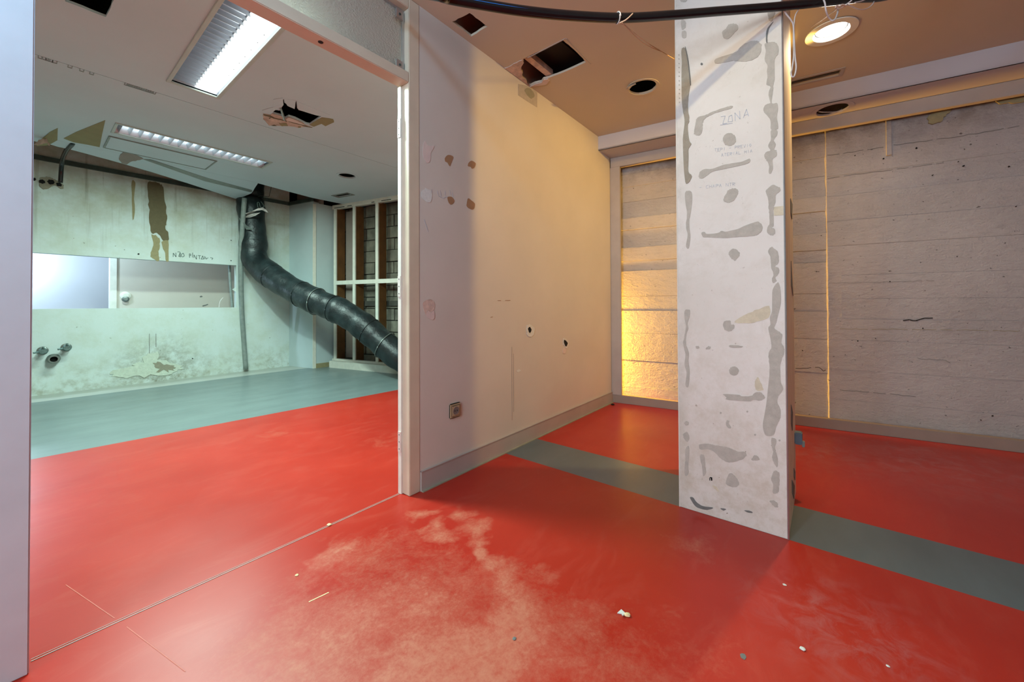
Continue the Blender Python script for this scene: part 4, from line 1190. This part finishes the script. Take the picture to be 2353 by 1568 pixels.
# ---- big troffer in the left room
tr = empty('recessed_light', (0.79, 3.05, ZC), 'big recessed ceiling light, half blazing white and half dim grey louver', 'ceiling light')
x0, y0, x1_, y1 = T1
for q in (box((x0 - .012, y0, ZC - .008), (x0 + .012, y1, ZC + .004)), box((x1_ - .012, y0, ZC - .008), (x1_ + .012, y1, ZC + .004)), box((x0 - .012, y0 - .02, ZC - .008), (x1_ + .012, y0 + .004, ZC + .004)), box((x0 - .012, y1 - .004, ZC - .008), (x1_ + .012, y1 + .02, ZC + .004))):
    obj('rim', q, 'rimgrey', tr, bevel=0.002)
obj('housing', join(box((x0, y0, ZC + .10), (x1_, y1, ZC + .11)), box((x0 - .004, y0, ZC + .004), (x0, y1, ZC + .11)), box((x1_, y0, ZC + .004), (x1_ + .004, y1, ZC + .11)), box((x0, y1, ZC + .004), (x1_, y1 + .004, ZC + .11)), box((x0, y0 - .004, ZC + .004), (x1_, y0, ZC + .11))), 'louver', tr)
obj('lamp_panel', box((0.795, y0 + .006, ZC + .020), (x1_ - .014, y1 - .006, ZC + .028)), 'trofpanel', tr, label='blazing white lamp panel')
for i in range(7):
    obj('panel_screw', lathe((0.905, 3.0 - i * 0.11 + .3, ZC + .020), (0, 0, -1), [(0.0035, 0), (0.0035, 0.002)], 8), 'dark', tr)
for i in range(22):
    yy = y0 + 0.03 + i * (y1 - y0 - .05) / 21.8
    obj('louver_blade', prism([(x0 + .012, yy, ZC + .002), (0.792, yy, ZC + .002), (0.792, yy + .030, ZC + .05), (x0 + .012, yy + .030, ZC + .05)], (0, 0.002, 0)), 'louver', tr)
obj('divider', box((0.791, y0, ZC + .030), (0.795, y1, ZC + .05)), 'alu', tr)

# ---- louvred strip light
st_ = empty('strip_light', (1.13, 5.02, ZC), 'long narrow strip light with triangular mirror louvers near the stained wall', 'ceiling light')
x0, y0, x1_, y1 = T2
for q in (box((x0 - .015, y0 - .015, ZC - .008), (x1_ + .015, y0 + .01, ZC + .003)), box((x0 - .015, y1 - .01, ZC - .008), (x1_ + .015, y1 + .015, ZC + .003)), box((x0 - .015, y0, ZC - .008), (x0 + .006, y1, ZC + .003)), box((x1_ - .006, y0, ZC - .008), (x1_ + .015, y1, ZC + .003))):
    obj('rim', q, 'rimgrey', st_, bevel=0.002)
yc = (y0 + y1) / 2
obj('reflector', prism([(x0, y0 + .01, ZC + .004), (x0, y0 + .055, ZC + .085), (x0, y1 - .055, ZC + .085), (x0, y1 - .01, ZC + .004), (x0, y1 - .006, ZC + .004), (x0, y1 - .05, ZC + .09), (x0, y0 + .05, ZC + .09), (x0, y0 + .006, ZC + .004)], (x1_ - x0, 0, 0)), 'bladewhite', st_)
obj('end_plate', box((x0, y0 + .006, ZC + .003), (x0 + .003, y1 - .006, ZC + .085)), 'mirror', st_)
obj('end_plate', box((x1_ - .003, y0 + .006, ZC + .003), (x1_, y1 - .006, ZC + .085)), 'mirror', st_)
obj('tube', tube([(x0 + .02, yc + 0.03, ZC + .066), (x1_ - .02, yc + 0.03, ZC + .066)], 0.013, 12, 1), 'tube', st_, label='glowing tube')
nb = 17
for i in range(nb):
    xx = x0 + (i + 0.5) * (x1_ - x0) / nb
    obj('louver_blade', prism([(xx, y0 + .012, ZC + .003), (xx - .014, y0 + .034, ZC + .046), (xx + .014, y0 + .034, ZC + .046)], (0, 0.0, 0)) if False else
        ([(xx, y0 + .012, ZC + .002), (xx, y1 - .012, ZC + .002), (xx - .016, y0 + .034, ZC + .044), (xx + .016, y0 + .034, ZC + .044), (xx - .016, y1 - .034, ZC + .044), (xx + .016, y1 - .034, ZC + .044)],
         [(0, 1, 4, 2), (1, 0, 3, 5), (2, 4, 5, 3), (0, 2, 3), (1, 5, 4)]), 'bladewhite', st_)
# ---- access panel beside it
ap = empty('access_panel', (0.92, 5.52, ZC), 'flat white access panel in the ceiling beside the strip light', 'ceiling panel')
obj('panel', box((0.515, 5.315, ZC - .006), (1.335, 5.715, ZC - .001)), 'ceil_l', ap)
for q in (box((0.500, 5.30, ZC - .009), (1.35, 5.313, ZC)), box((0.500, 5.717, ZC - .009), (1.35, 5.73, ZC)), box((0.500, 5.313, ZC - .009), (0.513, 5.717, ZC)), box((1.337, 5.313, ZC - .009), (1.35, 5.717, ZC))):
    obj('rim', q, 'pvc', ap)
# ---- perforated bead tabs under the open ceiling joint
bt = empty('bead_strip', (0.4, yj, ZC), 'perforated plaster bead showing along the open ceiling joint', 'bead strip')
tabs = [93, 101, 110, 116, 126, 161, 188, 211] + [291 + 5.3 * i for i in range(13)]
for u in tabs:
    P = on_ceil(u, 132 + (u - 93) * 0.306)
    s_ = 0.011
    for q in (box((P[0] - s_, yj + .008, ZC - .003), (P[0] - s_ + .004, yj + .045, ZC)), box((P[0] + s_ - .004, yj + .008, ZC - .003), (P[0] + s_, yj + .045, ZC)), box((P[0] - s_, yj + .041, ZC - .003), (P[0] + s_, yj + .045, ZC))):
        obj('tab', q, 'pvc', bt)

# ---- black duct hose
DP = [(2.22, 6.62, 2.62), (2.21, 6.62, 2.45), (2.20, 6.60, 2.10), (2.235, 6.57, 1.75), (2.30, 6.45, 1.46), (2.40, 6.15, 1.22), (2.52, 5.75, 1.05), (2.62, 5.45, 0.96), (2.72, 5.15, 0.86), (2.80, 4.90, 0.72), (2.88, 4.62, 0.50), (2.95, 4.35, 0.33), (3.02, 3.95, 0.20), (3.0, 3.4, 0.17)]
DPX = [((575, 452), 5.90), ((577, 480), 5.88), ((582, 545), 5.86), ((588, 600), 5.82), ((640, 645), 5.66), ((700, 680), 5.50), ((750, 702), 5.40), ((790, 720), 5.33), ((835, 750), 5.27), ((875, 785), 5.22), ((920, 822), 5.17), ((965, 850), 5.12)]
DP = [depth(u, v, t) for (u, v), t in DPX]
DP = [DP[0] + (0, 0, 0.25)] + DP + [np.array([3.05, 3.75, 0.20]), np.array([2.9, 3.3, 0.19])]
duct = empty('duct_hose', (2.3, 6.4, 0), 'fat black insulated duct hose sagging from the ceiling down across the left room', 'duct')
DC = crom(DP, 9)
obj('hose', tube(DC, lambda t: 0.176 + 0.006 * math.sin(t * 60) + 0.004 * math.sin(t * 140), 24, 1, wrinkle=0.012), 'duct', duct, smooth=True)
def band(name, i, r, tr_, mat):
    c = DC[i]
    t = DC[i + 1] - DC[i - 1]
    t = t / np.linalg.norm(t)
    a = np.cross(t, EZ)
    a = a / np.linalg.norm(a)
    b = np.cross(t, a)
    P = [c + (a * math.cos(q) + b * math.sin(q)) * r + t * 0.02 * math.sin(q) for q in np.linspace(0, 6.2832, 36)]
    obj(name, tube(P, tr_, 6, 1), mat, duct, smooth=True, label='pale strap round the hose' if mat == 'steel' else None)
near = lambda u, v: min(range(len(DC)), key=lambda i: np.linalg.norm((MR @ (DC[i] - CAM))[:2] / (MR @ (DC[i] - CAM))[2] * FPX + (PCX, PCY) - np.array([u, v])))
band('strap', near(727, 693), 0.187, 0.006, 'steel')
band('strap', near(886, 795), 0.187, 0.006, 'steel')
for u, v in ((625, 632), (690, 676), (770, 710), (850, 762), (583, 560)):
    band('seam_ring', near(u, v), 0.180, 0.005, 'duct')
K4 = lambda p: px(520, 410, 7.127, p)
torn = [([(230, 600), (330, 580), (420, 540), (520, 490), (600, 480), (650, 510), (690, 565), (640, 545), (540, 500), (450, 560), (380, 600)], 'wire'), ([(230, 610), (320, 620), (430, 580), (560, 560), (480, 610), (380, 640), (280, 650)], 'wire'), ([(205, 640), (260, 690), (330, 770), (450, 845), (330, 840), (250, 760)], 'steel')]
for i, (q, mm) in enumerate(torn):
    P = [depth(*k, 5.62 + 0.01 * j) for j, k in enumerate(K4(q))]
    obj('torn_wrap', prism(P, ray(600, 480) * 0.004), mm, duct, label='torn strip of pale wrap')
obj('hook_wire', tube([depth(*k, 5.6) for k in K4([(520, 480), (510, 400), (540, 400), (560, 470), (620, 460), (570, 380)])], 0.006, 6, 4), 'darksteel', duct)
# ---- leaning conduit
obj('conduit_pipe', tube([depth(*k, t) for k, t in (((562, 455), 5.60), ((556, 540), 5.68), ((553, 600), 5.74), ((555, 700), 5.84), ((560, 780), 5.90), ((565, 849), 5.88))], 0.031, 12, 4), 'pvc', smooth=True, label='thin grey conduit pipe leaning against the stained wall before the duct', cat='pipe')
# ---- black curved conduit at the top of the stained wall
obj('flexible_conduit', tube([on_ceil(171, 327) + (0, 0.05, 0.06), on_ceil(166, 331), depth(153, 345, 4.05), depth(144, 366, 4.3), depth(141, 390, 4.38), depth(139, 420, 4.40)], 0.019, 10, 5), 'blackpipe', smooth=True, label='short black conduit bending from the ceiling into the filler blob', cat='conduit')
# ---- hanging wire in the void
obj('hanger_wire', tube([depth(624, 427, 5.9), depth(620, 445, 5.9), depth(617, 452, 5.9), depth(600, 450, 5.85), depth(592, 453, 5.8)], 0.004, 6, 4), 'darksteel', label='thin dark hanger wire bent in the open ceiling void', cat='wire')
obj('torn_ceiling_scrap', prism(rough_loop([depth(*k, 3.76) for k in W5([(55, 575), (130, 500), (200, 460), (290, 460), (330, 530), (350, 590), (320, 580), (300, 540), (240, 545), (160, 580)])], 3, 0.006, False), ray(100, 330) * 0.006), 'gypsum', label='torn scrap of ceiling board hanging above the stained wall', cat='plaster scrap')
P = [DR(*k) - (0, 0, 0.004) for k in px(230, 260, 5.602, [(290, 500), (380, 510), (470, 540), (560, 590), (480, 605), (400, 620), (340, 660), (280, 640), (240, 600), (260, 550)])]
obj('peeled_patch', prism(rough_loop(P, 3, 0.008, False), (0, 0, 0.003)), 'pinkboard', ceil2, label='greyish peeled patch by the access panel')
P = [DR(*k) - (0, 0, 0.003) for k in ((329, 366), (345, 366), (480, 410), (580, 437), (578, 442), (470, 416))]  # shadow band along the flap's crease, painted as a thin grey strip
obj('crease_shadow', prism(P, (0, 0, 0.002)), 'pvc', ceil2, label='grey band painting the shadow along the crease')

# ---- valves and drain stub on the stained wall
def stub(name, label, u, v, r, ln, kind):
    c = plane((0, WL - ln, 0), (0, 1, 0))(u, v)
    base = np.array([c[0], WL, c[2]])
    o = empty(name, base, label, 'pipe fitting')
    if kind == 'valve':
        obj('stem', tube([base, c + (0, 0.03, 0)], r * 0.5, 12, 1), 'brass', o, smooth=True)
        obj('flange', lathe(base, (0, -1, 0), [(r * 1.25, 0), (r * 1.2, 0.012), (r * 0.6, 0.02)], 20), 'steel', o)
        obj('body', lathe(c + (0, 0.045, 0), (0, -1, 0), [(r * .7, 0), (r, 0.012), (r, 0.035), (r * .75, 0.045)], 10), 'brass', o)
        obj('handle', tube([c + (0.0, 0.02, 0), c + (-r * 1.9, 0.0, -r * .3)], r * 0.28, 8, 1), 'brass', o)
        obj('knob', lathe(c + (0, 0, r * 0.9), (0, 0, 1), [(r * .35, 0), (r * .3, 0.02)], 10), 'brass', o)
    else:
        obj('pipe_wall', lathe(base, (0, -1, 0), [(r, 0), (r, ln), (r * 0.72, ln), (r * 0.72, ln - 0.05)], 24, cap=False), 'steel', o, smooth=False)
        obj('hollow', lathe(base + (0, -ln + 0.05, 0), (0, -1, 0), [(r * .72, 0), (r * .72, 0.002)], 20), 'black', o)
        obj('collar', lathe(base + (0, -0.02, 0), (0, -1, 0), [(r * 1.25, 0), (r * 1.3, 0.02), (r * 1.05, 0.035)], 24), 'steel', o)
    return o


stub('water_valve', 'lower corroded water valve with a stubby handle on the stained wall', 99, 808, 0.036, 0.14, 'valve')
stub('water_valve', 'upper corroded water valve on the stained wall right of the drain stub', 154, 800, 0.036, 0.12, 'valve')
stub('drain_stub', 'open grey drain pipe stub between the two valves', 124, 826, 0.042, 0.12, 'pipe')

# ---- switch seen on the rear panel, wall pipe there, bits
sw = empty('wall_switch', on_rear(288, 685), 'white round cap above a grey switch on the rear panel wall', 'switch')
obj('cap', lathe(on_rear(288.5, 680), (0, -1, 0), [(0.058, 0), (0.055, 0.012), (0.03, 0.02)], 24), 'whiteframe', sw)
obj('socket_body', lathe(on_rear(288.5, 687.5), (0, -1, 0), [(0.040, 0), (0.038, 0.02), (0.02, 0.026)], 18), 'steel', sw)
obj('lower_socket', lathe(on_rear(288.5, 695), (0, -1, 0), [(0.034, 0), (0.034, 0.008)], 18), 'trim', sw)
obj('rear_pipe', tube([depth(527, 608, 5.95), depth(529, 650, 5.95), depth(534, 705, 5.95), depth(536, 740, 5.95)], 0.018, 8, 3), 'pvc', smooth=True, label='thin greenish pipe slanting inside the pass-through opening', cat='pipe')
obj('bent_wire', tube([np.array([on_left(505, 700)[0], WL + 0.03, 0.969])] + [plane((0, WL + 0.03, 0), (0, 1, 0))(*k) for k in ((504.5, 698), (507, 691), (513, 684))], 0.006, 6, 4), 'wire', smooth=True, label='short bent white wire sticking up from the opening ledge', cat='wire')
patch('scuff', C8([(780, 1185), (810, 1175), (840, 1190), (810, 1212), (780, 1205)]), on_rear, 'lostpaint', bpy.data.objects['wall_rear_panel'], 0.002, 0.002)
patch('scuff', C8([(835, 1395), (900, 1380), (950, 1360), (960, 1378), (900, 1400), (845, 1418)]), on_rear, 'lostpaint', bpy.data.objects['wall_rear_panel'], 0.002, 0.002)

# ---- lamps
nl = empty('niche_lamp', (3.745, 2.15, 0.70), 'bare golden bulb hidden in the gap behind the partition end', 'lamp')
obj('bulb_holder', lathe((3.745, 2.15, 0.63), (0, 0, 1), [(0.02, 0), (0.022, 0.05), (0.01, 0.07)], 16), 'black', nl)
obj('bulb', lathe((3.745, 2.15, 0.63), (0, 0, -1), [(0.012, 0), (0.012, 0.01), (0.015, 0.02)], 16), 'goldbulb', nl)
obj('cord', tube([(3.745, 2.15, 0.84), (3.745, 2.16, 1.6), (3.75, 2.17, 2.48)], 0.004, 6, 4), 'black', nl)
sp_ = empty('ceiling_spot', (0.86, 0.42, ZC), 'small cream ceiling spot turned towards the battered column', 'lamp')
obj('arm', tube([(0.84, 0.42, ZC), (0.84, 0.42, 2.53)], 0.006, 8, 1), 'alu', sp_)
obj('shade', lathe((0.80, 0.425, 2.54), (1.16, -0.10, -0.95), [(0.02, 0), (0.035, 0.02), (0.04, 0.065), (0.036, 0.065), (0.03, 0.02)], 18, cap=False), 'whiteframe', sp_, smooth=True)
fl_ = empty('pendant_lamp', (-0.5, 0.7, ZC), 'cool pendant lamp in the front room', 'lamp')
obj('flex', tube([(-0.5, 0.7, ZC), (-0.5, 0.7, 2.58)], 0.004, 6, 1), 'wire', fl_)
obj('lamp_holder', lathe((-0.5, 0.7, 2.56), (0, 0, 1), [(0.02, 0), (0.02, 0.03), (0.006, 0.04)], 14), 'whiteframe', fl_)

# ---- partition marks, socket
Q1 = lambda p: px(880, 300, 3.92, p)
Q2 = lambda p: px(880, 660, 3.137, p)
QH = lambda p: px(1140, 80, 8.71, p)
patch('paint_chip', Q1([(380, 95), (395, 125), (420, 140), (460, 138), (440, 185), (430, 195), (425, 270), (400, 292), (375, 265), (358, 210), (362, 130)]), on_part, 'markpink', part, 0.001, 0.001, 3, label='pale pink filler patch')
patch('paint_chip', Q1([(556, 250), (580, 222), (605, 222), (632, 240), (615, 285), (600, 322), (580, 290), (560, 280)]), on_part, 'markbrown', part, 0.001, 0.001, 3, label='brown bare patch')
patch('paint_chip', Q1([(763, 320), (775, 285), (800, 272), (835, 298), (820, 338), (800, 343), (790, 328)]), on_part, 'markbrown', part, 0.001, 0.001, 3, label='brown bare patch')
patch('paint_chip', Q1([(342, 585), (350, 545), (375, 530), (382, 518), (400, 530), (432, 545), (440, 590), (432, 640), (400, 647), (355, 615)]), on_part, 'chipwhite', part, 0.001, 0.001, 3, label='whitish filler patch')
patch('paint_chip', Q1([(580, 600), (620, 600), (642, 635), (618, 668), (590, 650)]), on_part, 'markbrown', part, 0.001, 0.001, 3, label='brown bare patch')
patch('paint_chip', Q1([(755, 650), (765, 610), (800, 635), (826, 660), (822, 700), (795, 712), (755, 685)]), on_part, 'markbrown', part, 0.001, 0.001, 3, label='brown bare patch')
patch('paint_chip', Q2([(285, 120), (310, 95), (345, 88), (370, 110), (368, 160), (340, 180), (320, 165), (310, 200), (295, 170)]), on_part, 'gypsum', part, 0.001, 0.001, 3, label='pink filler patch')
patch('paint_chip', Q2([(310, 200), (325, 170), (345, 185), (365, 170), (370, 225), (340, 232)]), on_part, 'markpink', part, 0.0015, 0.001, 3)
patch('paint_chip', Q2([(963, 605), (980, 593), (994, 603), (975, 615)]), on_part, 'chipwhite', part, 0.001, 0.0005, 3, label='small white spot')
strokes('scuff_lines', [Q1(k) for k in ([(492, 545), (498, 585)], [(515, 540), (522, 590)], [(558, 545), (562, 585)], [(600, 540), (606, 580)], [(625, 560), (630, 600)], [(500, 590), (545, 612), (560, 600), (590, 598)], [(438, 530), (440, 560)], [(370, 800), (408, 915)])], on_part, 'faint', part, 0.0025)
strokes('scuff_lines', [Q2(k) for k in ([(880, 96), (918, 96)], [(826, 97), (850, 97)], [(775, 217), (790, 215)])], on_part, 'markbrown', part, 0.003)
strokes('scuff_lines', [Q2(k) for k in ([(928, 430), (928, 700), (930, 960)], [(940, 480), (942, 900)])], on_part, 'washgrey', part, 0.003)
patch('broken_hole', Q2([(1032, 300), (1040, 276), (1062, 270), (1088, 292), (1090, 328), (1074, 354), (1044, 354), (1036, 328)]), on_part, 'chipwhite', part, 0.003, 0.004, 4, label='splintered rim of a broken hole')
patch('hole_core', Q2([(1044, 298), (1056, 286), (1066, 302), (1064, 322), (1054, 330), (1046, 316)]), on_part, 'black', part, 0.004, 0.003, 4)
patch('broken_hole', Q2([(1296, 375), (1315, 372), (1336, 395), (1332, 432), (1316, 440), (1300, 415)]), on_part, 'chipwhite', part, 0.003, 0.004, 4, label='splintered rim of a broken hole')
patch('hole_core', Q2([(1302, 382), (1318, 388), (1328, 405), (1318, 428), (1305, 412)]), on_part, 'black', part, 0.004, 0.003, 4)
patch('broken_hole', Q2([(1295, 450), (1315, 437), (1319, 470), (1298, 480)]), on_part, 'markpink', part, 0.002, 0.002, 4)
patch('repaint_patch', QH([(440, 985), (440, 1210), (620, 1330), (820, 1455), (822, 1130), (640, 1020)]), on_part, 'washgrey', part, 0.0006, 0.001, 3, smooth=False, label='greyer repainted patch under the broken ceiling')
patch('soot_smudge', QH([(570, 1100), (640, 1060), (730, 1130), (760, 1240), (690, 1280), (620, 1210), (590, 1170)]), on_part, 'filler', part, 0.0012, 0.004, 4)
so = on_part(1044, 943)
sk = empty('wall_socket', so, 'square beige power socket low on the partition wall', 'socket')
obj('plate', box((so[0] - .043, PW - .010, so[2] - .043), (so[0] + .043, PW, so[2] + .043)), 'socket', sk, bevel=0.006)
obj('cover', box((so[0] - .031, PW - .015, so[2] - .031), (so[0] + .031, PW - .010, so[2] + .031)), 'socket', sk, bevel=0.003)
obj('socket_well', lathe((so[0], PW - .0152, so[2]), (0, -1, 0), [(0.023, -0.001), (0.023, 0.0012), (0.019, 0.0012), (0.018, 0.0002)], 24), 'socketdark', sk)
for k in (-0.009, 0.009):
    obj('pin_hole', lathe((so[0] + k, PW - .0155, so[2]), (0, -1, 0), [(0.003, 0), (0.003, 0.0008)], 10), 'black', sk)
obj('screw', lathe((so[0], PW - .0155, so[2]), (0, -1, 0), [(0.003, 0), (0.003, 0.001)], 10), 'steel', sk)

# ---- debris on the floor
def crumb(label, u, v, r, mat, flat=0.4, name='plaster_crumb', grp='small debris on the red floor'):
    c = on_floor(u, v)
    prof = [(r * .5, 0), (r, r * flat * .5), (r * .85, r * flat), (r * .35, r * flat * 1.3)]
    V_, F_ = lathe(c, EZ, prof, 9)
    V_ = [np.array([p[0] + random.uniform(-.2, .2) * r, p[1] + random.uniform(-.2, .2) * r, max(0, p[2])]) for p in V_]
    return obj(name, (V_, F_), mat, label=label, cat='debris', group=grp)


crumb('round cream-coloured crumb lying before the column on the red floor', 1441, 1416, 0.0095, 'chip', 0.7)
c = on_floor(1431, 1412)
obj('paint_flake', prism([c + (0.012, 0.010, .001), c + (-.010, 0.014, .001), c + (-.004, 0.002, .001), c + (-0.016, -.006, .006), c + (0.004, -.010, .001)], (0, 0, 0.003)), 'chipwhite', label='torn white paint flake touching the cream crumb', cat='debris', group='small debris on the red floor')
crumb('oval white crumb farther along the red floor, by itself', 1844, 1493, 0.008, 'chipwhite', 0.5)
crumb('tiny white crumb nearest the dark corner of the red floor', 2040, 1532, 0.0045, 'chipwhite', 0.5)
crumb('yellow crumb on the threshold seam of the red floor', 756, 1208, 0.010, 'chip', 0.6)
crumb('thin white splinter below the foot of the column', 1803, 1345, 0.006, 'chipwhite', 0.3)
crumb('small pale crumb short of the threshold seam', 682, 1323, 0.006, 'chip', 0.5)
crumb('tiny grey crumb on the worn pale streak of the floor', 1182, 1469, 0.006, 'lostpaint', 0.3)
crumb('dark lump in the corner of the skirting and the painted frame', 1408, 931, 0.018, 'black', 0.5)
